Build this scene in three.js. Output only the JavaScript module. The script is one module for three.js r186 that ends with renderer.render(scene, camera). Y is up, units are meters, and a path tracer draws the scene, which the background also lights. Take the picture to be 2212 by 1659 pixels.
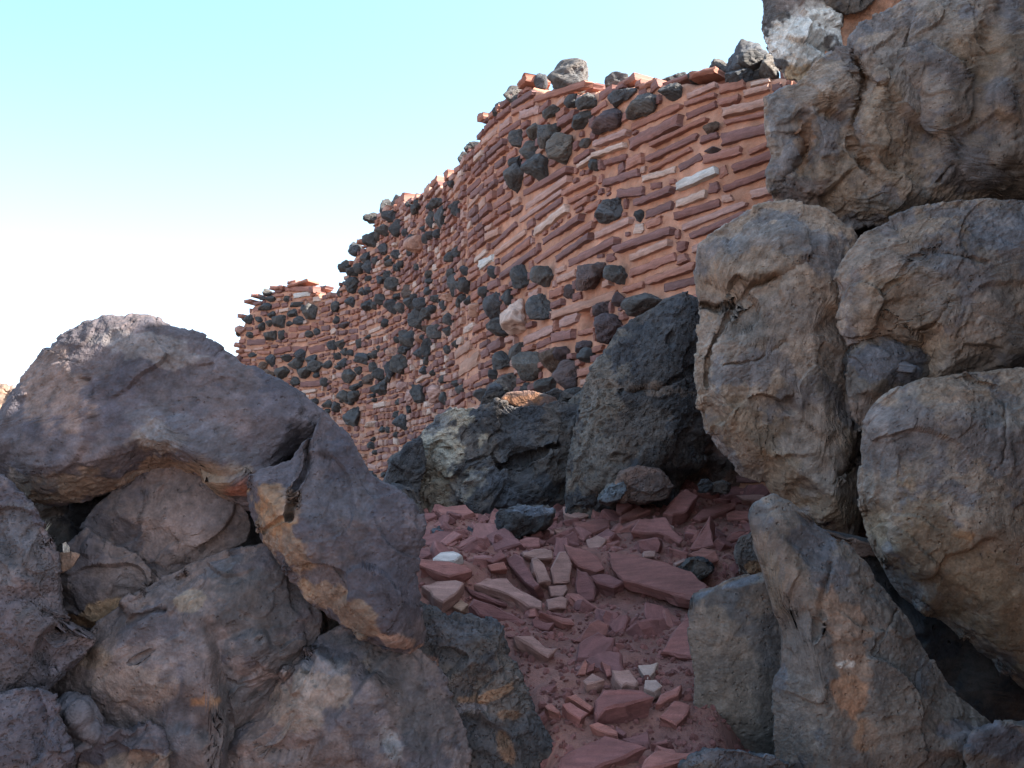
import * as THREE from 'three';
import { mergeGeometries, mergeVertices, toCreasedNormals } from 'three/addons/utils/BufferGeometryUtils.js';

// ---------------------------------------------------------------- camera, sky, sun, exposure
const scene = new THREE.Scene();
const camera = new THREE.PerspectiveCamera(42, 4 / 3, 0.05, 3000);
camera.position.set(0, 1.6, 0);
camera.rotation.set(THREE.MathUtils.degToRad(7.5), 0, 0);
camera.updateMatrixWorld(true);

const EXPO = 4.2;
const SUN = new THREE.Vector3(0.8, 0.55, 0.25).normalize();
{
  const w = 512, h = 256, data = new Float32Array(w * h * 4);
  for (let j = 0; j < h; j++) {
    const el = ((j + 0.5) / h - 0.5) * Math.PI;
    for (let i = 0; i < w; i++) {
      const az = ((i + 0.5) / w - 0.5) * 2 * Math.PI;
      const dx = Math.cos(el) * Math.cos(az), dy = Math.sin(el), dz = Math.cos(el) * Math.sin(az);
      const e = Math.max(el, 0.0), k = (j * w + i) * 4;
      const g = Math.acos(Math.min(1, Math.max(-1, dx * SUN.x + dy * SUN.y + dz * SUN.z)));
      const glow = 3.1 * Math.exp(-g / 0.64);
      let r = 0.13 + 2.8 * Math.exp(-e / 0.17) + glow;
      let gr = 0.43 + 2.4 * Math.exp(-e / 0.23) + glow * 0.92;
      let b = 0.86 + 2.2 * Math.exp(-e / 0.27) + glow * 0.85;
      if (el < 0) { const q = Math.max(0, 1 + el * 6); r *= 0.25 + 0.75 * q; gr *= 0.22 + 0.78 * q; b *= 0.2 + 0.8 * q; }
      data[k] = 1.12 * r / EXPO; data[k + 1] = 1.12 * gr / EXPO; data[k + 2] = 1.12 * b / EXPO; data[k + 3] = 1;
    }
  }
  const sky = new THREE.DataTexture(data, w, h, THREE.RGBAFormat, THREE.FloatType);
  sky.mapping = THREE.EquirectangularReflectionMapping;
  sky.magFilter = THREE.LinearFilter; sky.minFilter = THREE.LinearFilter;
  sky.needsUpdate = true;
  scene.background = sky;
  scene.environment = sky;
}
const sun = new THREE.DirectionalLight(new THREE.Color(1, 0.93, 0.82), 5);
sun.position.copy(SUN).multiplyScalar(60).add(new THREE.Vector3(0, 2, -7));
sun.target.position.set(0, 2, -7);
sun.castShadow = true;
sun.shadow.mapSize.set(4096, 4096);
Object.assign(sun.shadow.camera, { left: -22, right: 22, top: 22, bottom: -22, near: 1, far: 140 });
scene.add(sun, sun.target);

const renderer = new THREE.WebGLRenderer({ antialias: true });
renderer.setSize(1024, 768);
renderer.shadowMap.enabled = true;
renderer.toneMapping = THREE.LinearToneMapping;
renderer.toneMappingExposure = EXPO;

// ---------------------------------------------------------------- helpers
// Points in the photograph are given on a 2212 x 1659 grid; at(x, y, depth) is the place that far ahead of the camera.
const FOC = 829.5 / Math.tan(THREE.MathUtils.degToRad(21)), CX = 1106, CY = 829.5;
const camR = new THREE.Vector3(), camU = new THREE.Vector3(), camB = new THREE.Vector3();
camera.matrixWorld.extractBasis(camR, camU, camB);
const EYE = camera.position.clone();
const V = (x, y, z) => new THREE.Vector3(x, y, z);
function ray(px, py) {
  return V(0, 0, 0).addScaledVector(camR, (px - CX) / FOC).addScaledVector(camU, -(py - CY) / FOC).addScaledVector(camB, -1);
}
const at = (px, py, d) => EYE.clone().addScaledVector(ray(px, py), d);

function rng(seed) {
  let a = seed >>> 0;
  return () => { a = (a + 0x6D2B79F5) >>> 0; let t = Math.imul(a ^ (a >>> 15), 1 | a); t = (t + Math.imul(t ^ (t >>> 7), 61 | t)) ^ t; return ((t ^ (t >>> 14)) >>> 0) / 4294967296; };
}
const clamp = (x, a = 0, b = 1) => Math.min(b, Math.max(a, x));
const sstep = (a, b, x) => { const t = clamp((x - a) / (b - a)); return t * t * (3 - 2 * t); };
const mix = (a, b, t) => a + (b - a) * t;

const PERM = new Uint8Array(512);
{ const r = rng(77), p = [...Array(256).keys()]; for (let i = 255; i > 0; i--) { const j = Math.floor(r() * (i + 1)); [p[i], p[j]] = [p[j], p[i]]; } for (let i = 0; i < 512; i++) PERM[i] = p[i & 255]; }
const G3 = [[1, 1, 0], [-1, 1, 0], [1, -1, 0], [-1, -1, 0], [1, 0, 1], [-1, 0, 1], [1, 0, -1], [-1, 0, -1], [0, 1, 1], [0, -1, 1], [0, 1, -1], [0, -1, -1], [1, 1, 0], [0, -1, 1], [-1, 1, 0], [0, -1, -1]];
const fade = (t) => t * t * t * (t * (t * 6 - 15) + 10);
function noise(x, y, z) {
  const X = Math.floor(x), Y = Math.floor(y), Z = Math.floor(z);
  x -= X; y -= Y; z -= Z;
  const u = fade(x), v = fade(y), w = fade(z), a = X & 255, b = Y & 255, c = Z & 255;
  const A = PERM[a] + b, B = PERM[a + 1] + b, AA = PERM[A & 255] + c, AB = PERM[(A + 1) & 255] + c, BA = PERM[B & 255] + c, BB = PERM[(B + 1) & 255] + c;
  const g = (h, x, y, z) => { const q = G3[PERM[h & 255] & 15]; return q[0] * x + q[1] * y + q[2] * z; };
  return mix(mix(mix(g(AA, x, y, z), g(BA, x - 1, y, z), u), mix(g(AB, x, y - 1, z), g(BB, x - 1, y - 1, z), u), v),
    mix(mix(g(AA + 1, x, y, z - 1), g(BA + 1, x - 1, y, z - 1), u), mix(g(AB + 1, x, y - 1, z - 1), g(BB + 1, x - 1, y - 1, z - 1), u), v), w);
}
function fbm(x, y, z, o = 4, gain = 0.5) { let s = 0, a = 1, f = 1; for (let i = 0; i < o; i++) { s += a * noise(x * f, y * f, z * f + i * 7.3); a *= gain; f *= 2.03; } return s; }
const hsh = (i, j, k, s) => { let h = (Math.imul(i, 374761393) ^ Math.imul(j, 668265263) ^ Math.imul(k, 2147483647 - 1274126177) ^ Math.imul(s, 362437)) >>> 0; h = Math.imul(h ^ (h >>> 13), 1274126177) >>> 0; return ((h ^ (h >>> 16)) >>> 0) / 4294967296; };
// soft facets: every cell carries its own tilted plane, neighbours blend over a narrow edge
function facets(x, y, z, seed, sharp = 26) {
  const X = Math.floor(x), Y = Math.floor(y), Z = Math.floor(z); let sw = 0, sh = 0;
  for (let i = -1; i <= 1; i++) for (let j = -1; j <= 1; j++) for (let k = -1; k <= 1; k++) {
    const a = X + i, b = Y + j, c = Z + k;
    const dx = x - a - hsh(a, b, c, seed), dy = y - b - hsh(a, b, c, seed + 1), dz = z - c - hsh(a, b, c, seed + 2);
    const d2 = dx * dx + dy * dy + dz * dz; if (d2 > 1.1) continue;
    const w = Math.exp(-sharp * d2);
    const h = (hsh(a, b, c, seed + 3) - 0.5) * 2 * dx + (hsh(a, b, c, seed + 4) - 0.5) * 2 * dy + (hsh(a, b, c, seed + 5) - 0.5) * 2 * dz + (hsh(a, b, c, seed + 6) - 0.5) * 0.6;
    sw += w; sh += w * h;
  }
  return sw > 1e-12 ? sh / sw : 0;
}
// gas holes: 0 outside, 1 in the middle of a hole
function holes(x, y, z, seed, share) {
  const X = Math.floor(x), Y = Math.floor(y), Z = Math.floor(z); let m = 0;
  for (let i = -1; i <= 1; i++) for (let j = -1; j <= 1; j++) for (let k = -1; k <= 1; k++) {
    const a = X + i, b = Y + j, c = Z + k;
    if (hsh(a, b, c, seed + 9) > share) continue;
    const r = 0.22 + 0.36 * hsh(a, b, c, seed + 8);
    const dx = x - a - hsh(a, b, c, seed), dy = y - b - hsh(a, b, c, seed + 1), dz = z - c - hsh(a, b, c, seed + 2);
    const q = Math.sqrt(dx * dx + dy * dy + dz * dz) / r; if (q < 1) m = Math.max(m, 1 - q * q);
  }
  return m;
}

const used = {};
function numbered(name) { const n = used[name] = (used[name] ?? -1) + 1; return n ? `${name}_${String(n).padStart(3, '0')}` : name; }
function shade(o) { o.traverse((m) => { if (m.isMesh) { m.castShadow = true; m.receiveShadow = true; } }); return o; }
function tag(o, label, category, group, kind) {
  if (label) o.userData.label = label;
  if (category) o.userData.category = category;
  if (group) o.userData.group = group;
  if (kind) o.userData.kind = kind;
  return o;
}

// ---------------------------------------------------------------- textures (material only: grain, pores, bedding)
function tileNoise(per, seed) { // periodic gradient noise on a unit tile
  return (x, y) => {
    const X = Math.floor(x), Y = Math.floor(y), fx = x - X, fy = y - Y, u = fade(fx), v = fade(fy);
    const g = (i, j, dx, dy) => { const a = hsh(((i % per) + per) % per, ((j % per) + per) % per, 5, seed) * 6.2832; return Math.cos(a) * dx + Math.sin(a) * dy; };
    return mix(mix(g(X, Y, fx, fy), g(X + 1, Y, fx - 1, fy), u), mix(g(X, Y + 1, fx, fy - 1), g(X + 1, Y + 1, fx - 1, fy - 1), u), v) * 1.5;
  };
}
function layers(size, list, seed) { // sum of periodic noises: [periodX, amplitude, stretchY]
  const out = new Float32Array(size * size);
  list.forEach(([per, amp, st = 1], n) => {
    const py = Math.max(1, Math.round(per * st)), L = per === py ? tileNoise(per, seed + n) : null;
    const gx = new Float32Array(per * py), gy = new Float32Array(per * py);
    for (let q = 0; q < per * py; q++) { const a = hsh(q, n, 3, seed) * 6.2832; gx[q] = Math.cos(a); gy[q] = Math.sin(a); }
    for (let j = 0; j < size; j++) {
      const y = j / size * py, Y = Math.floor(y), fy = y - Y, v = fade(fy), Y1 = (Y + 1) % py;
      for (let i = 0; i < size; i++) {
        const x = i / size * per, X = Math.floor(x), fx = x - X, u = fade(fx), X1 = (X + 1) % per;
        const a = Y * per + X, b = Y * per + X1, c = Y1 * per + X, d = Y1 * per + X1;
        out[j * size + i] += amp * 1.5 * mix(mix(gx[a] * fx + gy[a] * fy, gx[b] * (fx - 1) + gy[b] * fy, u), mix(gx[c] * fx + gy[c] * (fy - 1), gx[d] * (fx - 1) + gy[d] * (fy - 1), u), v);
      }
    }
  });
  return out;
}
function texture(size, fn, colour) {
  const d = new Uint8Array(size * size * 4);
  for (let q = 0; q < size * size; q++) { const c = fn(q); d[q * 4] = clamp(c[0]) * 255; d[q * 4 + 1] = clamp(c[1]) * 255; d[q * 4 + 2] = clamp(c[2]) * 255; d[q * 4 + 3] = 255; }
  const t = new THREE.DataTexture(d, size, size);
  t.wrapS = t.wrapT = THREE.RepeatWrapping; t.magFilter = THREE.LinearFilter; t.minFilter = THREE.LinearMipmapLinearFilter; t.generateMipmaps = true;
  if (colour) t.colorSpace = THREE.SRGBColorSpace;
  t.needsUpdate = true; return t;
}
function pores(size, n, r0, r1, seed, field, depth) { // round gas holes pressed into a height field
  const r = rng(seed);
  for (let k = 0; k < n; k++) {
    const cx = r() * size, cy = r() * size, rad = r0 + (r1 - r0) * r() * r(), el = 0.6 + 0.8 * r(), an = r() * 3.14, R = Math.ceil(rad * 1.5), ca = Math.cos(an), sa = Math.sin(an);
    for (let j = -R; j <= R; j++) for (let i = -R; i <= R; i++) {
      const u = (i * ca + j * sa) / (rad * el), v = (-i * sa + j * ca) / rad, q = u * u + v * v;
      if (q < 1) { const id = (((Math.floor(cy) + j) % size + size) % size) * size + (((Math.floor(cx) + i) % size + size) % size); field[id] = Math.min(field[id], -depth * (1 - q)); }
    }
  }
  return field;
}
const TS = 1024;
const hRock = pores(TS, 900, 2, 8, 5, layers(TS, [[6, 0.28], [13, 0.2], [29, 0.16], [61, 0.13], [127, 0.11], [251, 0.09]], 11), 0.55);
const hLava = pores(TS, 5200, 2, 11, 6, layers(TS, [[9, 0.22], [23, 0.16], [61, 0.14], [127, 0.1], [251, 0.09]], 21), 0.8);
const hSand = layers(TS, [[3, 0.16, 7], [7, 0.16, 6], [17, 0.14, 4], [37, 0.12, 3], [101, 0.12], [251, 0.1]], 31);
const hMort = layers(TS, [[8, 0.25], [21, 0.2], [53, 0.18], [119, 0.16], [257, 0.14]], 41);
const cA = layers(TS, [[5, 0.3], [11, 0.24], [27, 0.2], [70, 0.16], [190, 0.24]], 51);
const cB = layers(TS, [[4, 0.3], [9, 0.26], [33, 0.2], [120, 0.2], [255, 0.2]], 61);
const cS = layers(TS, [[2, 0.34, 8], [5, 0.28, 6], [14, 0.2, 4], [60, 0.14, 2], [200, 0.16]], 71);
const bump = (f) => texture(TS, (q) => { const v = 0.55 + f[q] * 0.5; return [v, v, v]; });
const T = {
  rockBump: bump(hRock), lavaBump: bump(hLava), sandBump: bump(hSand), mortBump: bump(hMort),
  rockMap: texture(TS, (q) => { const s = 0.82 + 0.3 * cA[q], w = 0.06 * cB[q], p = cA[q] > 0.58 ? 0.2 : 0; return [s + w + p, s + p, s - w + p]; }, true),
  lavaMap: texture(TS, (q) => { const s = 0.8 + 0.3 * cB[q], w = 0.08 * cA[q]; return [s + w, s, s - w]; }, true),
  sandMap: texture(TS, (q) => { const s = 0.78 + 0.22 * cS[q] + 0.12 * cA[q], p = sstep(0.4, 0.62, cS[q] + 0.4 * cB[q]) * 0.2; return [s + p, s + p * 1.3, s + p * 1.3]; }, true),
  mortMap: texture(TS, (q) => { const s = 0.85 + 0.16 * cB[q], w = 0.04 * cA[q]; return [s + w, s, s - w]; }, true),
};
const rep = (t, n) => { const c = t.clone(); c.repeat.set(n, n); c.needsUpdate = true; return c; };
// uv are metres; a tile is 1.4 m for boulders, 0.7 m for the smaller stones
const M = {
  rock: new THREE.MeshStandardMaterial({ vertexColors: true, map: rep(T.rockMap, 0.72), bumpMap: rep(T.rockBump, 0.72), bumpScale: 0.018, roughness: 0.93 }),
  lava: new THREE.MeshStandardMaterial({ vertexColors: true, map: rep(T.lavaMap, 0.95), bumpMap: rep(T.lavaBump, 0.95), bumpScale: 0.016, roughness: 0.95 }),
  soil: new THREE.MeshStandardMaterial({ vertexColors: true, map: rep(T.mortMap, 0.9), bumpMap: rep(T.mortBump, 0.9), bumpScale: 0.02, roughness: 1 }),
  mortar: new THREE.MeshStandardMaterial({ vertexColors: true, map: rep(T.mortMap, 1.1), bumpMap: rep(T.mortBump, 1.1), bumpScale: 0.015, roughness: 1 }),
};
const sandTex = rep(T.sandMap, 1.6), sandBumpTex = rep(T.sandBump, 1.6), lavaTex2 = rep(T.lavaMap, 1.5), lavaBump2 = rep(T.lavaBump, 1.5);
const sandMat = (r, g, b) => new THREE.MeshStandardMaterial({ color: new THREE.Color().setRGB(r, g, b), map: sandTex, bumpMap: sandBumpTex, bumpScale: 0.008, roughness: 0.94 });
const lavaMat = (r, g, b) => new THREE.MeshStandardMaterial({ color: new THREE.Color().setRGB(r, g, b), map: lavaTex2, bumpMap: lavaBump2, bumpScale: 0.022, roughness: 0.95 });
const SAND = { // sandstone tones, a few mixes of each
  d: [sandMat(0.347, 0.173, 0.155), sandMat(0.302, 0.161, 0.149), sandMat(0.381, 0.184, 0.157), sandMat(0.347, 0.158, 0.134)],
  m: [sandMat(0.526, 0.241, 0.185), sandMat(0.482, 0.230, 0.181), sandMat(0.560, 0.257, 0.188), sandMat(0.504, 0.219, 0.157)],
  p: [sandMat(0.694, 0.407, 0.336), sandMat(0.650, 0.385, 0.330), sandMat(0.717, 0.417, 0.325)],
  w: [sandMat(0.860, 0.610, 0.504), sandMat(0.840, 0.578, 0.470)],
  W: [sandMat(0.860, 0.780, 0.720), sandMat(0.860, 0.780, 0.717)],
  t: [sandMat(0.672, 0.369, 0.263), sandMat(0.638, 0.353, 0.263)],
};
const RUBBLE = { // the fallen sandstone is a deeper purple-red than the weathered wall
  d: [sandMat(0.33, 0.13, 0.118), sandMat(0.3, 0.125, 0.118), sandMat(0.36, 0.142, 0.12)],
  m: [sandMat(0.46, 0.19, 0.162), sandMat(0.43, 0.18, 0.16), sandMat(0.49, 0.2, 0.16)],
  p: [sandMat(0.52, 0.3, 0.255), sandMat(0.5, 0.28, 0.24)],
  w: [sandMat(0.66, 0.46, 0.4), sandMat(0.62, 0.44, 0.38)],
  W: [sandMat(0.8, 0.7, 0.66)],
  t: [sandMat(0.5, 0.31, 0.225)],
};
const LAVA = {
  k: [lavaMat(0.15, 0.142, 0.14), lavaMat(0.13, 0.126, 0.128), lavaMat(0.17, 0.155, 0.148), lavaMat(0.14, 0.14, 0.15)],
  b: [lavaMat(0.22, 0.145, 0.11), lavaMat(0.2, 0.14, 0.115)],
  v: [lavaMat(0.165, 0.115, 0.12), lavaMat(0.18, 0.125, 0.12)],
  g: [lavaMat(0.2, 0.175, 0.155)],
};

// ---------------------------------------------------------------- boulders
function delaunay(pts) { // Bowyer-Watson, returns index triples
  const n = pts.length, P = pts.map((p) => [p[0], p[1]]);
  P.push([-9000, -9000], [12000, -9000], [1500, 16000]);
  let tris = [[n, n + 1, n + 2]];
  for (let i = 0; i < n; i++) {
    const bad = [], edges = new Map();
    for (const t of tris) {
      const [a, b, c] = t.map((q) => P[q]), ax = a[0] - P[i][0], ay = a[1] - P[i][1], bx = b[0] - P[i][0], by = b[1] - P[i][1], cx = c[0] - P[i][0], cy = c[1] - P[i][1];
      const det = (ax * ax + ay * ay) * (bx * cy - cx * by) - (bx * bx + by * by) * (ax * cy - cx * ay) + (cx * cx + cy * cy) * (ax * by - bx * ay);
      const o = (b[0] - a[0]) * (c[1] - a[1]) - (b[1] - a[1]) * (c[0] - a[0]);
      if (o > 0 ? det > 0 : det < 0) bad.push(t);
    }
    for (const t of bad) for (let e = 0; e < 3; e++) { const u = t[e], v = t[(e + 1) % 3], k = u < v ? u + '_' + v : v + '_' + u; edges.set(k, edges.has(k) ? null : [u, v]); }
    tris = tris.filter((t) => !bad.includes(t));
    for (const e of edges.values()) if (e) tris.push([e[0], e[1], i]);
  }
  return tris.filter((t) => t.every((q) => q < n));
}
function tinSampler(pts) { // piecewise flat relief through [x, y, height]
  const tris = delaunay(pts);
  return (x, y) => {
    for (const [a, b, c] of tris) {
      const A = pts[a], B = pts[b], C = pts[c], d = (B[1] - C[1]) * (A[0] - C[0]) + (C[0] - B[0]) * (A[1] - C[1]);
      if (Math.abs(d) < 1e-9) continue;
      const u = ((B[1] - C[1]) * (x - C[0]) + (C[0] - B[0]) * (y - C[1])) / d, v = ((C[1] - A[1]) * (x - C[0]) + (A[0] - C[0]) * (y - C[1])) / d;
      if (u >= -1e-6 && v >= -1e-6 && u + v <= 1 + 1e-6) return u * A[2] + v * B[2] + (1 - u - v) * C[2];
    }
    let best = 1e18, h = 0; for (const p of pts) { const q = (p[0] - x) ** 2 + (p[1] - y) ** 2; if (q < best) { best = q; h = p[2]; } }
    return h;
  };
}
function segDist(x, y, line) {
  let m = 1e9;
  for (let i = 0; i + 1 < line.length; i++) {
    const [ax, ay] = line[i], [bx, by] = line[i + 1], vx = bx - ax, vy = by - ay, t = clamp(((x - ax) * vx + (y - ay) * vy) / (vx * vx + vy * vy));
    m = Math.min(m, Math.hypot(x - ax - vx * t, y - ay - vy * t));
  }
  return m;
}
function inside(x, y, poly) { let c = false; for (let i = 0, j = poly.length - 1; i < poly.length; j = i++) { const [xi, yi] = poly[i], [xj, yj] = poly[j]; if ((yi > y) !== (yj > y) && x < (xj - xi) * (y - yi) / (yj - yi) + xi) c = !c; } return c; }
const STONE = { // linear base colours: ground mass, second mineral, patches of stain
  purple: [[0.1, 0.086, 0.101], [0.128, 0.104, 0.113], [0.076, 0.068, 0.086]],
  brown: [[0.16, 0.126, 0.124], [0.196, 0.148, 0.14], [0.11, 0.094, 0.105]],
  tan: [[0.335, 0.258, 0.21], [0.385, 0.282, 0.212], [0.24, 0.198, 0.185]],
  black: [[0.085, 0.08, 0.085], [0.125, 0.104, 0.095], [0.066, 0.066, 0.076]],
  grey: [[0.185, 0.155, 0.138], [0.225, 0.183, 0.155], [0.13, 0.12, 0.12]],
  red: [[0.22, 0.13, 0.105], [0.26, 0.16, 0.125], [0.14, 0.11, 0.1]],
  pale: [[0.32, 0.275, 0.22], [0.37, 0.31, 0.24], [0.23, 0.2, 0.17]],
};
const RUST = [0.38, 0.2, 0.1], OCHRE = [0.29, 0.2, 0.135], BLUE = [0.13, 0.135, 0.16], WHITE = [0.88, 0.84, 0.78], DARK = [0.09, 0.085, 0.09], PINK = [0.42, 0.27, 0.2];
function boxMapped(g, col, off) { // metres as uv, laid on from the side each face looks to
  const P = g.attributes.position, Q = g.attributes.normal, I = g.index.array, n = P.count, ax = new Uint8Array(n), key = new Map(), pos = [], nor = [], uv = [], cl = [], idx = [];
  for (let k = 0; k < n; k++) { const a = Math.abs(Q.getX(k)), b = Math.abs(Q.getY(k)), c = Math.abs(Q.getZ(k)); ax[k] = c >= a && c >= b ? 2 : b >= a ? 1 : 0; }
  for (let t = 0; t < I.length; t += 3) {
    const a = ax[I[t]], b = ax[I[t + 1]], c = ax[I[t + 2]], m = b === c ? b : a;
    for (let e = 0; e < 3; e++) {
      const v = I[t + e], id = v * 3 + m; let q = key.get(id);
      if (q === undefined) { q = pos.length / 3; key.set(id, q); const x = P.getX(v), y = P.getY(v), z = P.getZ(v); pos.push(x, y, z); nor.push(Q.getX(v), Q.getY(v), Q.getZ(v)); cl.push(col[v * 3], col[v * 3 + 1], col[v * 3 + 2]); uv.push((m === 0 ? z : x) + off + m * 0.37, (m === 1 ? z : y) + m * 0.21); }
      idx.push(q);
    }
  }
  const o = new THREE.BufferGeometry(); o.setAttribute('position', new THREE.Float32BufferAttribute(pos, 3)); o.setAttribute('normal', new THREE.Float32BufferAttribute(nor, 3)); o.setAttribute('uv', new THREE.Float32BufferAttribute(uv, 2)); o.setAttribute('color', new THREE.Float32BufferAttribute(cl, 3)); o.setIndex(idx); return o;
}
let boulderSeed = 100;
function boulder(label, o) {
  const N = o.n ?? 90, seed = boulderSeed += 17, out = o.out, D = o.d, se = 2 / (o.sq ?? 3), sq = o.rim ?? (o.sq ?? 3) * 3;
  let cx = 0, cy = 0; if (o.c) [cx, cy] = o.c; else { const xs = out.map((p) => p[0]), ys = out.map((p) => p[1]); cx = (Math.min(...xs) + Math.max(...xs)) / 2; cy = (Math.min(...ys) + Math.max(...ys)) / 2; }
  const span = Math.max(...out.map((p) => Math.hypot(p[0] - cx, p[1] - cy))), NA = 720, rad = new Float32Array(NA + 1); // how far the outline lies in every direction
  for (let k = 0; k <= NA; k++) {
    const a = k / NA * 2 * Math.PI, dx = Math.cos(a), dy = Math.sin(a); let best = 0;
    for (let i = 0, j = out.length - 1; i < out.length; j = i++) {
      const [x1, y1] = [out[j][0] - cx, out[j][1] - cy], [x2, y2] = [out[i][0] - cx, out[i][1] - cy], ex = x2 - x1, ey = y2 - y1, den = dx * ey - dy * ex;
      if (Math.abs(den) < 1e-9) continue;
      const t = (x1 * ey - y1 * ex) / den, s = (x1 * dy - y1 * dx) / den;
      if (t > 0 && s >= -1e-6 && s <= 1 + 1e-6) best = Math.max(best, t);
    }
    rad[k] = best + Math.min(o.grow ?? 7, span * 0.07) + Math.min(o.jag ?? 5, span * 0.016) * facets(Math.cos(a) * 3.1 + 5, Math.sin(a) * 3.1 + 5, seed * 0.71, seed, 80) * 2;
  }
  const R = (th) => { let q = th / (2 * Math.PI) * NA; q = ((q % NA) + NA) % NA; const i = Math.floor(q); return mix(rad[i], rad[i + 1], q - i); };
  const tk = o.tk ?? (D < 3.6 ? 0.5 : D < 5 ? 0.6 : 0.85), ctrl = (o.tin ?? []).map((p) => [p[0], p[1], p[2] * tk]);
  for (let i = 0; i < out.length; i++) { const [x, y] = out[i]; ctrl.push([x + 0.01 * i, y + 0.007 * i, o.edge ? o.edge(x, y) * tk : 0]); }
  const tin = o.tin ? tinSampler(ctrl) : () => 0, soft = o.soft ?? 9;
  const relief = (x, y) => o.tin ? (tin(x, y) * 2 + tin(x + soft, y) + tin(x - soft, y) + tin(x, y + soft) + tin(x, y - soft)) / 6 : 0;
  const mpp = D / FOC, dir = ray(cx, cy).normalize();
  const W = N + 1, pos = [], pp = [], idx = [], id = [[], []], rim_ = [];
  const maxR = Math.max(...rad) * mpp, bulge = 0.75 * (o.bulge ?? maxR * 0.35), back = o.back ?? maxR * 0.7;
  for (let side = 0; side < 2; side++) for (let j = 0; j < W; j++) for (let i = 0; i < W; i++) {
    const rim = i === 0 || j === 0 || i === N || j === N;
    if (side && rim) { id[1].push(id[0][j * W + i]); continue; }
    const a = i / N * 2 - 1, b = j / N * 2 - 1; let t, th;
    if (Math.abs(a) > Math.abs(b)) { t = Math.abs(a); th = Math.PI / 4 * (b / a) + (a < 0 ? Math.PI : 0); } else if (b !== 0) { t = Math.abs(b); th = Math.PI / 2 - Math.PI / 4 * (a / b) + (b < 0 ? Math.PI : 0); } else { t = 0; th = 0; }
    const r = 1 - Math.pow(1 - t, 1.5), z = t >= 1 ? 0 : Math.pow(1 - Math.pow(r, side ? 2.6 : sq), side ? 0.5 : 1 / sq);
    const rr = R(th) * r, px = cx + Math.cos(th) * rr, py = cy + Math.sin(th) * rr;
    const rel = side ? relief(cx + Math.cos(th) * R(th), cy + Math.sin(th) * R(th)) * (1 - z) : relief(px, py);
    let h = side ? rel - back * z : rel + bulge * z;
    if (!side && o.cracks) for (const c of o.cracks) { const q = segDist(px + 5 * noise(px * 0.05, py * 0.05, seed), py + 5 * noise(px * 0.05, py * 0.05, seed + 5), c.pts); if (q < c.w) h -= c.deep * (1 - sstep(0.15 * c.w, c.w, q)); if (c.step) { const l = c.pts, [ax, ay] = l[0], [bx, by] = l[l.length - 1], sd = Math.sign((bx - ax) * (py - ay) - (by - ay) * (px - ax)); if (sd > 0 && q < c.reach) h -= c.step * (1 - q / c.reach); } }
    const p = at(px, py, D); p.addScaledVector(dir, -h * 1);
    id[side].push(pos.length / 3); pos.push(p.x, p.y, p.z); pp.push(px, py, side); rim_.push(1 - 0.75 * Math.pow(r, 5));
  }
  for (let side = 0; side < 2; side++) for (let j = 0; j < N; j++) for (let i = 0; i < N; i++) {
    const q = id[side], a = q[j * W + i], b = q[j * W + i + 1], c = q[(j + 1) * W + i], d = q[(j + 1) * W + i + 1];
    if (side) idx.push(a, b, c, b, d, c); else idx.push(a, c, b, b, c, d);
  }
  const g = new THREE.BufferGeometry();
  g.setAttribute('position', new THREE.Float32BufferAttribute(pos, 3)); g.setIndex(idx); g.computeVertexNormals();
  const P = g.attributes.position, Nn = g.attributes.normal, n = P.count, col = new Float32Array(n * 3);
  const fA = (o.fk ?? 2.1) * (o.facet ?? 0.035), fF = o.ff ?? 5, nA = 0.55 * (o.rough ?? 0.02), pit = 0.7 * (o.pit ?? 0), pitF = o.pf ?? 36, pal = STONE[o.stone], sx = seed * 0.37;
  for (let k = 0; k < n; k++) {
    const x = P.getX(k), y = P.getY(k), z = P.getZ(k), wx = x + 0.05 * noise(x * 5, y * 5, z * 5 + sx), wy = y + 0.05 * noise(x * 5 + 9, y * 5, z * 5 + sx);
    let h = fA * rim_[k] * facets(wx * fF, wy * fF, z * fF, seed, 75) + fA * 0.22 * facets(wx * fF * 2.7, wy * fF * 2.7, z * fF * 2.7, seed + 40, 75)
      + nA * fbm(x * 4 + sx, y * 4, z * 4, 3) + nA * 0.32 * (0.35 - Math.abs(fbm(x * 15, y * 15 + sx, z * 15, 3))) + nA * 0.3 * fbm(x * 50, y * 50, z * 50 + sx, 3, 0.7);
    if (pit) { h -= pit * holes(x * pitF, y * pitF, z * pitF, seed, o.ps ?? 0.45); h -= pit * 1.6 * holes(x * pitF * 0.42, y * pitF * 0.42, z * pitF * 0.42, seed + 60, 0.2); }
    P.setXYZ(k, x + Nn.getX(k) * h, y + Nn.getY(k) * h, z + Nn.getZ(k) * h);
    const a = sstep(-0.12, 0.2, fbm(x * 2.6 + sx, y * 2.6, z * 2.6, 4, 0.6)), b = sstep(0.12, 0.34, fbm(x * 3.4, y * 3.4 + sx, z * 3.4 + 20, 5, 0.62)), c3 = 1 + 0.36 * fbm(x * 26, y * 26, z * 26 + sx, 3, 0.75);
    let r = mix(mix(pal[0][0], pal[1][0], a), pal[2][0], b) * c3, gg = mix(mix(pal[0][1], pal[1][1], a), pal[2][1], b) * c3, bb = mix(mix(pal[0][2], pal[1][2], a), pal[2][2], b) * c3;
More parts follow.
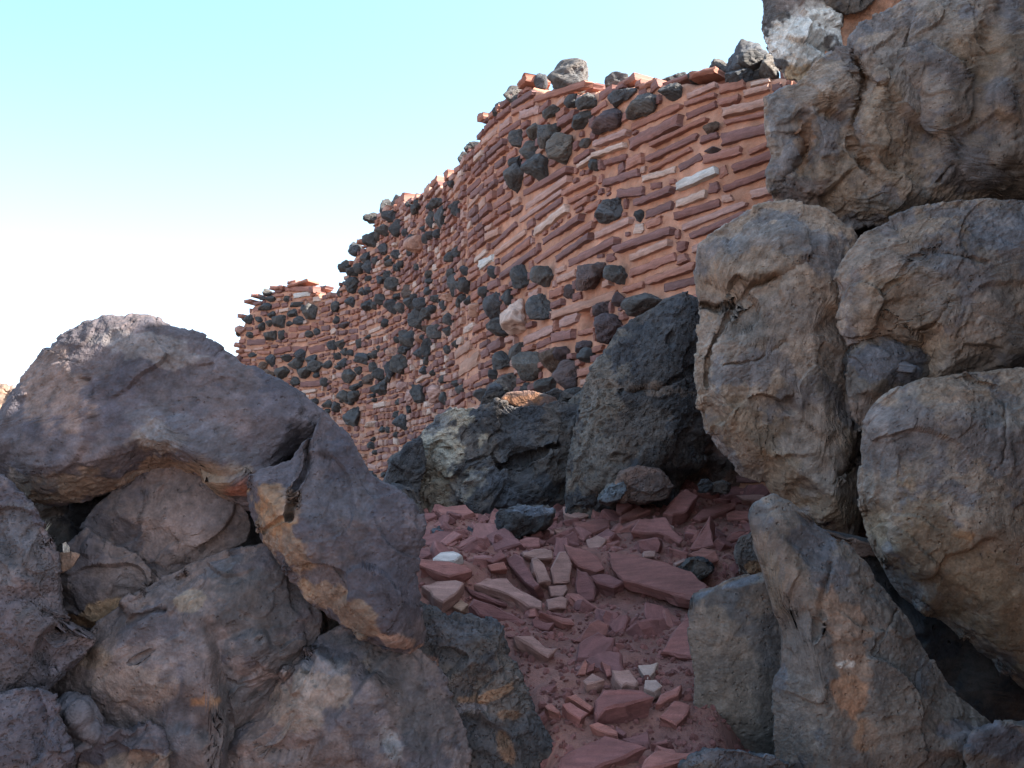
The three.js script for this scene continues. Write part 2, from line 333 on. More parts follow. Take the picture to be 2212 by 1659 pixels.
    if (o.stainAndLight) for (const s of o.stainAndLight) { // ragged patches: mineral colour, and on some boulders painted light and shade: [x, y, rx, ry, colour, strength, turn]
      if (pp[k * 3 + 2] && !s[7]) continue;
      const ca = Math.cos(s[6] ?? 0), sa = Math.sin(s[6] ?? 0), dx = pp[k * 3] - s[0], dy = pp[k * 3 + 1] - s[1];
      const q = Math.hypot((dx * ca + dy * sa) / s[2], (-dx * sa + dy * ca) / s[3]) + 0.75 * fbm(x * 7 + sx, y * 7, z * 7 + 3, 4, 0.65);
      const m = (s[5] ?? 1) * (1 - sstep(0.82, 1.06, q)); r = mix(r, s[4][0] * c3, m); gg = mix(gg, s[4][1] * c3, m); bb = mix(bb, s[4][2] * c3, m);
    }
    col[k * 3] = r; col[k * 3 + 1] = gg; col[k * 3 + 2] = bb;
  }
  g.computeVertexNormals();
  const g2 = boxMapped(g, col, seed * 0.13), m = new THREE.Mesh(g2, M[o.mat ?? 'rock']); m.name = numbered(o.name ?? 'boulder');
  tag(m, label, o.cat ?? 'boulder', o.group, 'thing'); shade(m); scene.add(m);
  return m;
}

// ---------------------------------------------------------------- ground
const lerpTab = (tab, x) => { if (x <= tab[0][0]) return tab[0][1]; for (let i = 1; i < tab.length; i++) if (x <= tab[i][0]) return mix(tab[i - 1][1], tab[i][1], (x - tab[i - 1][0]) / (tab[i][0] - tab[i - 1][0])); return tab[tab.length - 1][1]; };
const PATH = [[-12, -0.2], [-3, 0], [0.6, 0.1], [2.2, 0.42], [3.2, 0.77], [3.8, 0.98], [4.4, 1.13], [4.75, 1.2], [4.98, 1.4], [5.6, 1.5], [6.4, 1.63], [8, 1.75], [18, 1.6], [60, -2], [200, -6]];
function ground(x, z) {
  const near = Math.exp(-((x - 0.3) ** 2 / 10 + (z + 5) ** 2 / 14));
  const ledge = 0.22 * noise(x * 1.7, 0.5, 3.1) + 0.1 * noise(x * 5, 2.5, 1) - 0.1 * x;
  const d = -z + ledge * near;
  const eL = lerpTab([[3.2, 0.22], [4.2, 0.06], [5, -0.42]], d), eR = lerpTab([[3.2, 0.6], [4, 0.8], [5, 1.15]], d);
  const drop = 0.45 * (sstep(0, 0.3, eL - x) + sstep(0, 0.3, x - eR)) * (1 - sstep(4.2, 5, d)) * sstep(1.2, 2.6, d); // the boulders stand lower than the path
  const crest = 0.17 * sstep(-0.1, 1.0, x) * sstep(5.0, 6.1, d) * (1 - sstep(9, 14, d)); // the heap is higher towards the outcrop
  return lerpTab(PATH, d) + crest - drop + near * (0.05 * fbm(x * 2.2, 1.7, z * 2.2, 3) + 0.018 * fbm(x * 11, 4.2, z * 11, 3)) + (1 - near) * 0.12 * fbm(x * 0.12, 0.3, z * 0.12, 3);
}
{
  const axis = (fine0, fine1, step, far) => {
    const a = []; for (let v = fine0; v <= fine1 + 1e-9; v += step) a.push(v);
    let s = step, v = fine1; while (v < far) { s *= 1.25; v += s; a.push(v); }
    s = step; v = fine0; while (v > -far) { s *= 1.25; v -= s; a.unshift(v); }
    return a;
  };
  const xs = axis(-1.3, 1.7, 0.025, 900), zs = axis(-7.2, -2.6, 0.025, 900), pos = [], uv = [], col = [], idx = [];
  for (const z of zs) for (const x of xs) {
    pos.push(x, ground(x, z), z); uv.push(x, z);
    const a = sstep(-0.2, 0.25, fbm(x * 1.3, 2, z * 1.3, 4, 0.6)), c = 1 + 0.3 * fbm(x * 20, 1, z * 20, 3, 0.7);
    const w = sstep(0.3, 0.42, Math.exp(-((x - 0.3) ** 2 + (z + 5) ** 2) / 14) + 0.3 * fbm(x * 1.1, 6, z * 1.1, 4, 0.6)); // fallen red sandstone dust near the wall, duller desert ground farther out
    col.push(mix(0.3, mix(0.27, 0.33, a), w) * c, mix(0.215, mix(0.12, 0.15, a), w) * c, mix(0.165, mix(0.098, 0.118, a), w) * c);
  }
  const w = xs.length;
  for (let j = 0; j + 1 < zs.length; j++) for (let i = 0; i + 1 < w; i++) { const q = j * w + i; idx.push(q, q + w, q + 1, q + 1, q + w, q + w + 1); }
  const g = new THREE.BufferGeometry(); g.setAttribute('position', new THREE.Float32BufferAttribute(pos, 3)); g.setAttribute('uv', new THREE.Float32BufferAttribute(uv, 2)); g.setAttribute('color', new THREE.Float32BufferAttribute(col, 3)); g.setIndex(idx); g.computeVertexNormals();
  const m = new THREE.Mesh(g, M.soil); m.name = 'ground'; tag(m, 'red sandy soil slope between the boulders', 'ground', null, 'structure'); scene.add(shade(m));
}
function groundHit(px, py) { const d = ray(px, py); for (let t = 2.2; t < 12; t += 0.01) { const p = EYE.clone().addScaledVector(d, t); if (p.y < ground(p.x, p.z)) return p; } return EYE.clone().addScaledVector(d, 6.5); }

// ---------------------------------------------------------------- the curved masonry wall, in plan: [photo column at mid height, metres ahead]
const PLAN = [[2330, 5.5], [2050, 5.55], [1860, 5.75], [1760, 5.9], [1690, 6.02], [1528, 6.33], [1382, 6.8], [1237, 7.6], [1126, 8.5], [1041, 9.3], [956, 10.6], [879, 12], [811, 13], [734, 13.8], [649, 14.4], [516, 15.0], [470, 15.15]];
const CURVE = []; // dense plan polyline: x, z, s (metres along, growing to the left)
{
  const pts = PLAN.map(([px, d]) => { const r = ray(px, 620); return new THREE.Vector2(r.x / -r.z * d, -d); });
  const c = new THREE.SplineCurve(pts).getPoints(700); let s = 0;
  c.forEach((p, i) => { if (i) s += p.distanceTo(c[i - 1]); CURVE.push([p.x, p.y, s]); });
}
const SMAX = CURVE[CURVE.length - 1][2];
function onPlan(s) {
  let lo = 0, hi = CURVE.length - 1; while (hi - lo > 1) { const m = (lo + hi) >> 1; if (CURVE[m][2] <= s) lo = m; else hi = m; }
  const a = CURVE[lo], b = CURVE[hi], t = clamp((s - a[2]) / (b[2] - a[2]), -5, 5), tx = b[0] - a[0], tz = b[1] - a[1], l = Math.hypot(tx, tz);
  return { x: mix(a[0], b[0], t), z: mix(a[1], b[1], t), tx: -tx / l, tz: -tz / l, nx: -(-tz / l) * 1, nz: (-tx / l) }; // tangent points right; normal points to the viewer
}
function toWall(px, py) { // where the line of sight meets the wall face: s along, h height
  const r = ray(px, py), u = r.x / -r.z; let best = null;
  for (let i = 0; i + 1 < CURVE.length; i++) {
    const a = CURVE[i][0] / -CURVE[i][1], b = CURVE[i + 1][0] / -CURVE[i + 1][1];
    if ((a - u) * (b - u) <= 0) { const t = (u - a) / (b - a || 1), s = mix(CURVE[i][2], CURVE[i + 1][2], t), z = mix(CURVE[i][1], CURVE[i + 1][1], t); best = { s, h: EYE.y + r.y / -r.z * -z, d: -z }; break; }
  }
  if (!best) best = u > 0 ? { s: 0, h: EYE.y + r.y / -r.z * 5.5, d: 5.5 } : { s: SMAX, h: EYE.y + r.y / -r.z * 15.1, d: 15.1 };
  return best;
}
const TOPLINE = [[2320, 60], [2000, 110], [1740, 150], [1690, 152], [1640, 150], [1600, 160], [1560, 168], [1500, 165], [1440, 168], [1380, 172], [1320, 180], [1270, 186], [1220, 190], [1180, 190], [1150, 178], [1120, 195], [1080, 222], [1055, 246], [1032, 298], [1004, 330], [988, 362], [962, 388], [918, 408], [890, 430], [852, 440], [816, 452], [809, 482], [797, 520], [766, 545], [752, 580], [736, 612], [728, 636], [694, 634], [682, 622], [640, 616], [600, 624], [562, 642], [546, 657], [527, 692], [518, 718], [514, 770]].map(([x, y]) => { const w = toWall(x, y); return [w.s, w.h]; }).sort((a, b) => a[0] - b[0]);
const wallTop = (s) => lerpTab(TOPLINE, s);
const S1 = toWall(1012, 620).s, S2 = toWall(722, 760).s, SEND = toWall(515, 760).s, S0 = 0.02, SVIS = toWall(1720, 400).s, HMIN = 1.45;
const WALLS = [
  { s0: S0, s1: S1, label: 'near bulging masonry wall of long red sandstone slabs and black lava stones', hmin: toWall(1200, 1000).h - 0.3 },
  { s0: S1, s1: S2, label: 'long middle masonry wall with many small black lava stones in red mortar', hmin: 1.5 },
  { s0: S2, s1: SEND, label: 'far low masonry wall end with a stepped broken edge against the sky', hmin: 1.7 },
];
for (const w of WALLS) {
  const g = new THREE.Group(); g.name = numbered('masonry_wall'); const m = onPlan((w.s0 + w.s1) / 2);
  g.position.set(m.x, 1.4, m.z); tag(g, w.label, 'wall', null, 'thing'); scene.add(g); w.g = g; w.stones = [];
}
const wallOf = (s) => s < S1 ? WALLS[0] : s < S2 ? WALLS[1] : WALLS[2];
const dent = []; // hollows in the mortar face: [s, h, rs, rh, deep]
{ const q = toWall(1268, 683); dent.push([q.s, q.h, 0.1, 0.11, 0.12]); }
const faceOut = (s, h) => { let o = 0.012 * fbm(s * 3, h * 3, 1.5, 3) + 0.012 * fbm(s * 14, h * 14, 7, 3); for (const d of dent) { const q = Math.hypot((s - d[0]) / d[2], (h - d[1]) / d[3]); if (q < 1.2) o -= d[4] * (1 - sstep(0.7, 1.1, q)); } return o; };
for (const w of WALLS) { // mortar core: front, top and back as one closed skin
  const pos = [], uv = [], col = [], idx = [], ds = w === WALLS[0] ? 0.02 : 0.03, ns = Math.max(2, Math.round((w.s1 - w.s0) / ds)), nh = w === WALLS[0] ? 130 : 110, TH = 0.5, cols = [];
  const push = (s, h, out, a) => { const p = onPlan(s); pos.push(p.x + p.nx * out - w.g.position.x, h - w.g.position.y, p.z + p.nz * out - w.g.position.z); uv.push(s + out * 0.6, h + out * 0.8); const c = 1 + 0.25 * fbm(s * 9, h * 9, out * 9, 3, 0.7), b = sstep(-0.1, 0.3, fbm(s * 1.4, h * 1.4, 3, 3)); col.push(mix(0.7, 0.64, b) * c, mix(0.355, 0.315, b) * c, mix(0.24, 0.205, b) * c); };
  for (let i = 0; i <= ns; i++) {
    const s = mix(w.s0, w.s1, i / ns), top = wallTop(s) - 0.05 + 0.03 * noise(s * 6, 1, 2), bot = 1.0;
    for (let j = 0; j <= nh; j++) { const h = mix(bot, top, j / nh), r = j === nh ? 0.02 : 0; push(s, h, faceOut(s, h) - r); }
    for (let k = 1; k <= 4; k++) push(s, top + 0.02 * noise(s * 8, k, 1), -TH * k / 4 - 0.02);
    push(s, bot, -TH - 0.02);
  }
  const c = nh + 6;
  for (let i = 0; i < ns; i++) for (let j = 0; j + 1 < c; j++) { const a = i * c + j, b = a + c; idx.push(a, a + 1, b, b, a + 1, b + 1); }
  for (const [i, flip] of [[0, 1], [ns, 0]]) for (let j = 0; j < nh; j++) { const a = i * c + j, b = i * c + Math.min(c - 1, nh + 4); if (flip) idx.push(a, b, a + 1); else idx.push(a, a + 1, b); }
  for (const [i, flip] of [[0, 1], [ns, 0]]) { const a = i * c, b = i * c + nh + 4, e = i * c + nh + 5; if (flip) idx.push(a, e, b); else idx.push(a, b, e); }
  const g = new THREE.BufferGeometry(); g.setAttribute('position', new THREE.Float32BufferAttribute(pos, 3)); g.setAttribute('uv', new THREE.Float32BufferAttribute(uv, 2)); g.setAttribute('color', new THREE.Float32BufferAttribute(col, 3)); g.setIndex(idx); g.computeVertexNormals();
  const m = new THREE.Mesh(g, M.mortar); m.name = 'mortar'; w.g.add(m);
}

// ---- stone shapes: a few of each kind, shared
function slabShape(aspect, seed) { // thickness 1, length = aspect
  const r = rng(seed), nx = Math.max(3, Math.round(aspect * 1.6) + 1), g = new THREE.BoxGeometry(aspect, 1, 1.3, nx, 3, 2), P = g.attributes.position, off = seed * 3.7, tl = (r() - 0.5) * 0.5, tr = (r() - 0.5) * 0.5, tap = (r() - 0.5) * 0.3;
  for (let k = 0; k < P.count; k++) {
    let x = P.getX(k), y = P.getY(k), z = P.getZ(k); const hx = aspect / 2, ex = Math.abs(x) / hx, ey = Math.abs(y) * 2, ez = (z + 0.65) / 1.3;
    const cut = (ex > 0.99 ? 1 : 0) + (ey > 0.99 ? 1 : 0) + (ez > 0.99 ? 1 : 0);
    if (cut >= 2) { const q = 0.07 + 0.05 * r(); if (ex > 0.99) x *= 1 - q / hx * 0.8; if (ey > 0.99) y *= 1 - q * 1.1; if (ez > 0.99) z -= q; }
    y += 0.2 * noise(x * 1.1 + off, Math.sign(y) * 3, 1) + 0.11 * noise(x * 3.1 + off, y * 2, z * 2); y += tap * (x / aspect);
    x += (x > 0 ? tr : tl) * y * ex + 0.3 * noise(off, y * 2.2, Math.sign(x) * 4) * ex; z += 0.1 * noise(x * 1.7, y * 1.7 + off, 8) * (ez > 0.5 ? 1 : 0);
    P.setXYZ(k, x, y, z);
  }
  const v = toCreasedNormals(mergeVertices((g.deleteAttribute('normal'), g.deleteAttribute('uv'), g)), 0.55), Q = v.attributes.position, uv = new Float32Array(Q.count * 2);
  for (let k = 0; k < Q.count; k++) { uv[k * 2] = (Q.getX(k) + Q.getZ(k) * 0.6) * 0.09 + seed * 0.173; uv[k * 2 + 1] = (Q.getY(k) + Q.getZ(k) * 0.4) * 0.09 + seed * 0.311; }
  v.setAttribute('uv', new THREE.BufferAttribute(uv, 2)); return v;
}
function lumpShape(seed, detail, angular = 1) { // fits a unit-radius ball
  const g = mergeVertices((() => { const q = new THREE.IcosahedronGeometry(1, detail); q.deleteAttribute('uv'); q.deleteAttribute('normal'); return q; })()), P = g.attributes.position, r = rng(seed), pl = [];
  for (let k = 0; k < 12; k++) { const v = V(r() - 0.5, r() - 0.5, (r() - 0.5) * 0.8).normalize(); pl.push([v, 0.55 + 0.38 * r()]); }
  for (let k = 0; k < P.count; k++) {
    const p = V(P.getX(k), P.getY(k), P.getZ(k)); let t = 1.06;
    for (const [v, d] of pl) { const c = p.dot(v); if (c > 0.01) t = Math.min(t, mix(1, d / c, angular)); }
    t += 0.1 * fbm(p.x * 1.6 + seed, p.y * 1.6, p.z * 1.6, 3) + 0.07 * facets(p.x * 2.2, p.y * 2.2, p.z * 2.2, seed) - (detail > 5 ? 0.06 * holes(p.x * 4, p.y * 4, p.z * 4, seed, 0.4) : 0);
    p.multiplyScalar(t * 1.12); P.setXYZ(k, p.x, p.y, p.z);
  }
  g.computeVertexNormals(); const uv = new Float32Array(P.count * 2);
  for (let k = 0; k < P.count; k++) { uv[k * 2] = (P.getX(k) + P.getZ(k) * 0.7) * 0.1 + seed * 0.17; uv[k * 2 + 1] = (P.getY(k) + P.getZ(k) * 0.5) * 0.1 + seed * 0.29; }
  g.setAttribute('uv', new THREE.BufferAttribute(uv, 2)); return g;
}
const ASPECTS = [1.1, 1.7, 2.6, 4, 6], SLABS = ASPECTS.map((a, i) => [...Array(7).keys()].map((k) => slabShape(a, 300 + i * 20 + k)));
const LUMPS = [...Array(14).keys()].map((k) => lumpShape(500 + k, 5)), BIGLUMPS = [...Array(9).keys()].map((k) => lumpShape(540 + k, 11));
const CELL = 0.01, OW = Math.ceil(SMAX / CELL) + 2, OH = Math.ceil(6.5 / CELL), occ = new Uint8Array(OW * OH);
const cellAt = (s, h) => { const i = Math.floor(s / CELL), j = Math.floor(h / CELL); return i < 0 || j < 0 || i >= OW || j >= OH ? 1 : occ[j * OW + i]; };
function mark(s, h, a, b, round, tilt = 0) { // fill a slab or an oval of half size a x b
  const R = Math.max(a, b) + 0.02, ct = Math.cos(tilt), st = Math.sin(tilt);
  for (let j = Math.floor((h - R) / CELL); j <= (h + R) / CELL; j++) for (let i = Math.floor((s - R) / CELL); i <= (s + R) / CELL; i++) {
    if (i < 0 || j < 0 || i >= OW || j >= OH) continue; const ds = -(i * CELL - s), dh = j * CELL - h, u = (ds * ct + dh * st) / a, v = (-ds * st + dh * ct) / b;
    if (round ? u * u + v * v < 1 : Math.abs(u) < 1 && Math.abs(v) < 1) occ[j * OW + i] = 1;
  }
}
const wr = rng(4242);
function placeStone(kind, geo, mat, s, h, sx, sy, sz, tilt, out, size, spin = 0) {
  const p = onPlan(s), w = wallOf(s), m = new THREE.Matrix4(), X = V(p.tx, 0, p.tz), Y = V(0, 1, 0), Z = V(p.nx, 0, p.nz);
  m.makeBasis(X, Y, Z); const rot = new THREE.Matrix4().makeRotationZ(tilt), yaw = new THREE.Matrix4().makeRotationY((wr() - 0.5) * 0.14), sp = new THREE.Matrix4().makeRotationZ(spin);
  const o = p.nx * out, q = p.nz * out;
  const full = new THREE.Matrix4().makeTranslation(p.x + o - w.g.position.x, h - w.g.position.y, p.z + q - w.g.position.z).multiply(m).multiply(rot).multiply(yaw).multiply(new THREE.Matrix4().makeScale(sx, sy, sz)).multiply(sp);
  w.stones.push({ kind, geo, mat, full, seen: size / -p.z });
}
const pick = (a) => a[Math.floor(wr() * a.length)];
function slab(s, h, len, th, tone, tilt = 0, proud = 0.018 + 0.03 * wr()) {
  const asp = len / th; let bi = 0; ASPECTS.forEach((a, i) => { if (Math.abs(Math.log(a / asp)) < Math.abs(Math.log(ASPECTS[bi] / asp))) bi = i; });
  const dp = Math.min(th, 0.11); placeStone('sandstone_slab', pick(SLABS[bi]), pick(SAND[tone]), s, h, len / ASPECTS[bi] * 0.97, th * 0.92, dp, tilt, proud - 0.6 * dp, Math.sqrt(len * th));
}
function lump(s, h, w, hh, tone, tilt = 0, proud) {
  const big = Math.max(w, hh) > 0.17, d = clamp(Math.min(w, hh) * 0.5, 0.04, 0.1) * (0.9 + 0.4 * wr());
  const stone = 'kbvg'.includes(tone); placeStone(stone ? 'lava_stone' : 'pale_stone', pick(big ? BIGLUMPS : LUMPS), pick(stone ? LAVA[tone] : SAND[tone]), s, h, w * 0.455, hh * 0.47, d, tilt, proud ?? (0.2 + 0.35 * wr()) * d, Math.sqrt(w * hh), Math.floor(wr() * 4) * 1.57);
}
const occupy = true;
function keySlab(map, x1, y1, x2, y2, th, tone) {
  const a = toWall(...map(x1, y1)), b = toWall(...map(x2, y2)), d = (a.d + b.d) / 2, t = th * map.k * d / FOC, len = Math.hypot(a.s - b.s, a.h - b.h), s = (a.s + b.s) / 2, h = (a.h + b.h) / 2, tilt = clamp(Math.atan2(b.h - a.h, a.s - b.s), -0.25, 0.25);
  slab(s, h, len, t, tone, tilt); mark(s, h, len / 2 + 0.012, t / 2 + 0.009, false, tilt);
}
function keyLump(map, cx, cy, w, hh, tone = 'k', proud) {
  const [x, y] = map(cx, cy), c = toWall(x, y), hw = w * map.k / 2, l = toWall(x - hw, y), r = toWall(x + hw, y), t = hh * map.k * c.d / FOC, len = Math.min(Math.abs(l.s - r.s), (c.d > 9.6 ? 1.75 : 1.4) * w * map.k * c.d / FOC);
  lump(c.s, c.h, len, t, tone, (wr() - 0.5) * 0.2, proud); mark(c.s, c.h, len * 0.5 + 0.004, t * 0.5 + 0.004, true);
}
const crop = (x0, y0, k) => Object.assign((x, y) => [x0 + x * k, y0 + y * k], { k });
const QA = crop(1109.4, 170.7, 0.27006), QB = crop(981.4, 469.4, 0.27006), QC = crop(469.4, 426.7, 0.3086), QD = crop(853.4, 85.3, 0.3858);
// near wall, slabs one by one
for (const a of [[190, 150, 620, 60, 60, 'm'], [0, 215, 180, 110, 55, 'd'], [0, 280, 180, 180, 50, 'm'], [70, 300, 225, 240, 80, 'p'], [80, 920, 500, 720, 60, 'd'], [90, 1030, 480, 790, 70, 'p'], [50, 1140, 420, 890, 45, 'p'], [180, 1230, 455, 1030, 80, 'w'], [190, 1120, 400, 960, 55, 'd'], [500, 660, 650, 580, 60, 'd'], [670, 530, 945, 430, 60, 'p'], [650, 620, 915, 530, 50, 'w'], [545, 710, 650, 630, 40, 'w'], [950, 390, 1370, 220, 70, 'm'], [950, 540, 1380, 330, 110, 'd'], [1115, 550, 1580, 320, 45, 'm'], [1390, 310, 1640, 200, 65, 'd'], [1390, 220, 1640, 130, 45, 'm'], [1680, 290, 2060, 190, 85, 'p'], [1690, 360, 2050, 280, 45, 'm'], [1670, 500, 2080, 390, 110, 'd'], [1510, 500, 1660, 450, 60, 'd'], [1090, 660, 1490, 460, 60, 'd'], [1100, 740, 1440, 560, 45, 'm'], [1330, 720, 1515, 620, 70, 'd'], [1040, 810, 1310, 720, 60, 'w'], [750, 840, 1025, 750, 70, 'd'], [750, 680, 920, 620, 55, 'd'], [1320, 870, 1650, 740, 85, 'W'], [1310, 1010, 1560, 920, 75, 'w'], [1300, 1110, 1670, 990, 75, 'd'], [1360, 1200, 1880, 1000, 60, 'p'], [1420, 1270, 1890, 1090, 60, 'd'], [980, 1000, 1310, 890, 65, 'd'], [850, 930, 1060, 890, 80, 'd'], [1060, 1090, 1290, 1010, 80, 'd'], [660, 1260, 970, 1130, 70, 'p'], [235, 1310, 580, 1100, 60, 'd'], [180, 1470, 665, 1150, 65, 'm'], [345, 1450, 650, 1250, 60, 'd'], [440, 1480, 870, 1290, 75, 'd'], [840, 1380, 1300, 1210, 75, 'd'], [950, 1440, 1285, 1310, 70, 'p'], [950, 1560, 1320, 1420, 80, 'm'], [1080, 1630, 1500, 1500, 70, 'm'], [1210, 1680, 1500, 1600, 80, 'd'], [0, 1500, 200, 1370, 60, 'd'], [0, 1410, 150, 1300, 60, 'm'], [1680, 890, 2100, 740, 65, 'd'], [1760, 730, 2110, 610, 80, 'd'], [1890, 610, 2100, 500, 50, 'm'], [1940, 1060, 2140, 1000, 105, 'd'], [1440, 1370, 1700, 1290, 70, 'p'], [420, 930, 660, 790, 55, 'm'], [460, 990, 690, 870, 50, 'm'], [1070, 1170, 1210, 1130, 80, 'm'], [970, 1205, 1050, 1190, 95, 'w'], [1400, 150, 1640, 50, 60, 'p'], [1850, 130, 2060, 70, 60, 'p'], [1900, 50, 2060, 10, 40, 'w']]) keySlab(QA, ...a);
for (const a of [[800, 800, 1300, 610, 80, 't'], [560, 990, 820, 890, 80, 'p'], [790, 970, 980, 930, 90, 'd'], [1010, 930, 1140, 905, 45, 'm'], [430, 990, 500, 960, 50, 'p'], [300, 1050, 405, 1000, 90, 'd'], [50, 1230, 210, 1120, 130, 't'], [10, 1110, 150, 1010, 90, 't'], [90, 1340, 210, 1270, 70, 'm'], [210, 380, 330, 320, 70, 'W'], [180, 350, 285, 270, 45, 'w'], [380, 480, 670, 260, 60, 'd'], [380, 360, 630, 170, 65, 'd'], [340, 300, 590, 110, 55, 'p'], [310, 240, 510, 50, 50, 'd'], [80, 900, 180, 860, 50, 'w']]) keySlab(QB, ...a);
for (const a of [[330, 260, 180, 130], [490, 190, 120, 120], [620, 180, 180, 170], [880, 150, 270, 150], [1050, 230, 230, 210], [1300, 110, 200, 140], [570, 330, 200, 150], [780, 350, 260, 200, 'v'], [65, 490, 90, 200], [190, 430, 120, 140, 'g'], [335, 460, 190, 230], [440, 570, 190, 260, 'g'], [590, 510, 120, 80], [165, 590, 130, 170], [250, 710, 220, 230], [45, 800, 150, 260], [40, 670, 140, 110], [675, 690, 90, 100], [800, 1050, 240, 250], [1020, 1100, 60, 100], [1600, 400, 140, 110, 'b'], [1600, 575, 140, 60, 'v'], [95, 1590, 140, 200], [280, 1570, 210, 220], [650, 1580, 330, 240, 'v'], [870, 1560, 150, 200]]) keyLump(QA, ...a);
for (const a of [[320, 440, 100, 110], [350, 700, 110, 290], [455, 640, 80, 150], [720, 740, 220, 280], [935, 600, 90, 180, 'v'], [1540, 690, 330, 220], [1330, 660, 100, 130, 'v'], [1200, 740, 150, 150, 'v'], [1260, 900, 230, 230, 'v'], [410, 880, 140, 170], [550, 800, 190, 280, 'w'], [1040, 1030, 170, 120, 'v'], [540, 1100, 100, 210], [410, 1150, 210, 150], [650, 1190, 180, 220, 'g'], [830, 1150, 150, 210, 'b'], [900, 1080, 100, 130, 'v'], [1090, 1110, 100, 130], [940, 1270, 210, 230, 'v'], [760, 1340, 250, 150], [465, 1320, 140, 170], [345, 1370, 110, 130, 'v'], [330, 1250, 70, 90], [590, 1370, 90, 100], [260, 1420, 110, 120], [820, 1470, 230, 160], [1000, 1440, 140, 200], [190, 725, 80, 110, 't']]) keyLump(QB, ...a);
mark(toWall(1268, 683).s, toWall(1268, 683).h, 0.11, 0.1, true);
// middle and far wall
for (const a of [[1100, 150, 60, 90], [1190, 230, 60, 90], [1275, 220, 60, 130], [1240, 130, 60, 110], [1410, 80, 80, 80], [1520, 160, 50, 120], [1590, 130, 60, 200], [1560, 40, 90, 80], [1690, 80, 60, 130], [1460, 220, 40, 60], [1480, 290, 50, 70], [1515, 260, 40, 70], [1560, 260, 40, 70], [970, 370, 60, 90], [905, 490, 80, 90], [1100, 300, 70, 140], [1140, 260, 40, 90], [1060, 420, 60, 90], [1120, 440, 40, 60], [1180, 370, 60, 90], [1270, 400, 60, 80], [1370, 340, 60, 150], [1300, 470, 40, 70], [1220, 460, 60, 60], [1265, 490, 40, 60], [970, 520, 70, 80], [1015, 495, 50, 80], [1070, 490, 60, 90], [1210, 550, 60, 80], [1160, 580, 50, 70], [960, 620, 90, 110], [1260, 610, 60, 110], [1345, 660, 80, 100, 'b'], [1020, 660, 50, 60], [1075, 645, 40, 50], [950, 730, 60, 80], [850, 770, 40, 80], [1080, 755, 60, 80], [1165, 710, 50, 90], [1120, 760, 40, 60], [1250, 760, 60, 110], [1305, 780, 50, 100], [1380, 735, 80, 90], [1460, 740, 50, 100], [1550, 710, 70, 80], [1600, 750, 40, 80], [1710, 730, 50, 100], [1770, 720, 50, 70], [1675, 610, 60, 160], [1760, 630, 70, 120], [1500, 810, 80, 100], [1440, 860, 80, 160], [1190, 880, 50, 60], [900, 895, 70, 50, 'v'], [1500, 920, 80, 80, 'b'], [1555, 950, 60, 140], [1370, 1000, 60, 130], [1325, 970, 50, 90], [1495, 1050, 45, 150], [1440, 1090, 70, 90], [1650, 860, 60, 100], [870, 1030, 60, 70], [820, 1040, 40, 90], [1005, 1020, 40, 80], [1315, 1070, 60, 70], [850, 1110, 40, 60], [900, 1080, 40, 60], [940, 1090, 40, 50], [1030, 1130, 110, 110], [1110, 1100, 60, 60], [885, 1160, 60, 70], [1110, 1190, 60, 70], [1240, 1200, 70, 160], [1310, 1170, 100, 150], [860, 1190, 50, 50], [1000, 1210, 50, 60], [940, 1250, 80, 100], [1070, 1280, 110, 80, 'b'], [1160, 1240, 50, 100], [1180, 1330, 60, 110], [770, 1290, 40, 70], [975, 1330, 80, 50], [915, 1400, 60, 110], [980, 1390, 60, 90], [1450, 1390, 70, 150], [1600, 1410, 40, 90], [785, 1450, 50, 60], [965, 1530, 110, 150], [1270, 1520, 60, 60], [1320, 1570, 80, 120], [850, 1470, 40, 70], [1890, 660, 60, 110],
  [345, 770, 80, 60], [380, 710, 60, 50], [490, 710, 50, 40], [555, 750, 90, 50], [540, 810, 70, 60], [610, 780, 40, 60], [670, 800, 80, 130], [390, 820, 50, 50], [445, 870, 80, 120], [580, 860, 80, 60], [510, 885, 50, 40], [370, 880, 40, 50], [225, 855, 60, 70], [295, 855, 50, 50], [325, 905, 40, 60], [385, 970, 80, 90], [460, 960, 50, 70], [230, 960, 60, 50], [175, 930, 60, 60, 'p'], [495, 1120, 60, 60], [390, 1140, 60, 90], [555, 1160, 90, 90], [600, 1110, 60, 90], [675, 1130, 70, 70], [320, 1180, 70, 60, 'b'], [230, 1195, 50, 40], [470, 1220, 90, 110], [630, 1220, 80, 100], [705, 1190, 70, 100], [775, 1170, 60, 60], [555, 1285, 60, 60], [700, 1240, 40, 50], [365, 1250, 90, 90, 'b'],
  [1430, 340, 80, 160, 't'], [1410, 235, 60, 60, 't'], [1250, 1090, 80, 90, 't'], [1440, 980, 50, 70, 't'], [1820, 800, 70, 80, 't'], [1610, 820, 60, 60, 't'], [1640, 700, 70, 90, 't'], [1260, 330, 30, 50, 'w'], [1330, 1320, 70, 90, 'p'], [1365, 1400, 70, 100, 'p'], [1080, 1590, 110, 60, 'w'], [1550, 1380, 110, 120, 'p']]) keyLump(QC, ...a);
for (const a of [[540, 690, 660, 670, 40, 'W'], [440, 800, 510, 780, 25, 'w'], [1060, 945, 1155, 910, 30, 'w'], [800, 950, 840, 920, 40, 'w'], [1850, 490, 1936, 420, 50, 'W'], [600, 1365, 700, 1350, 25, 'w'], [720, 1420, 810, 1395, 30, 'p'], [1110, 1460, 1190, 1445, 40, 'w'], [1730, 940, 1810, 900, 40, 'w'], [210, 1020, 340, 1005, 45, 'd'], [400, 1080, 525, 1060, 45, 'd'], [530, 1065, 635, 1060, 50, 'd'], [645, 1070, 760, 1050, 60, 'd'], [590, 1310, 740, 1300, 45, 'd'], [470, 640, 700, 640, 40, 'm']]) keySlab(QC, ...a);
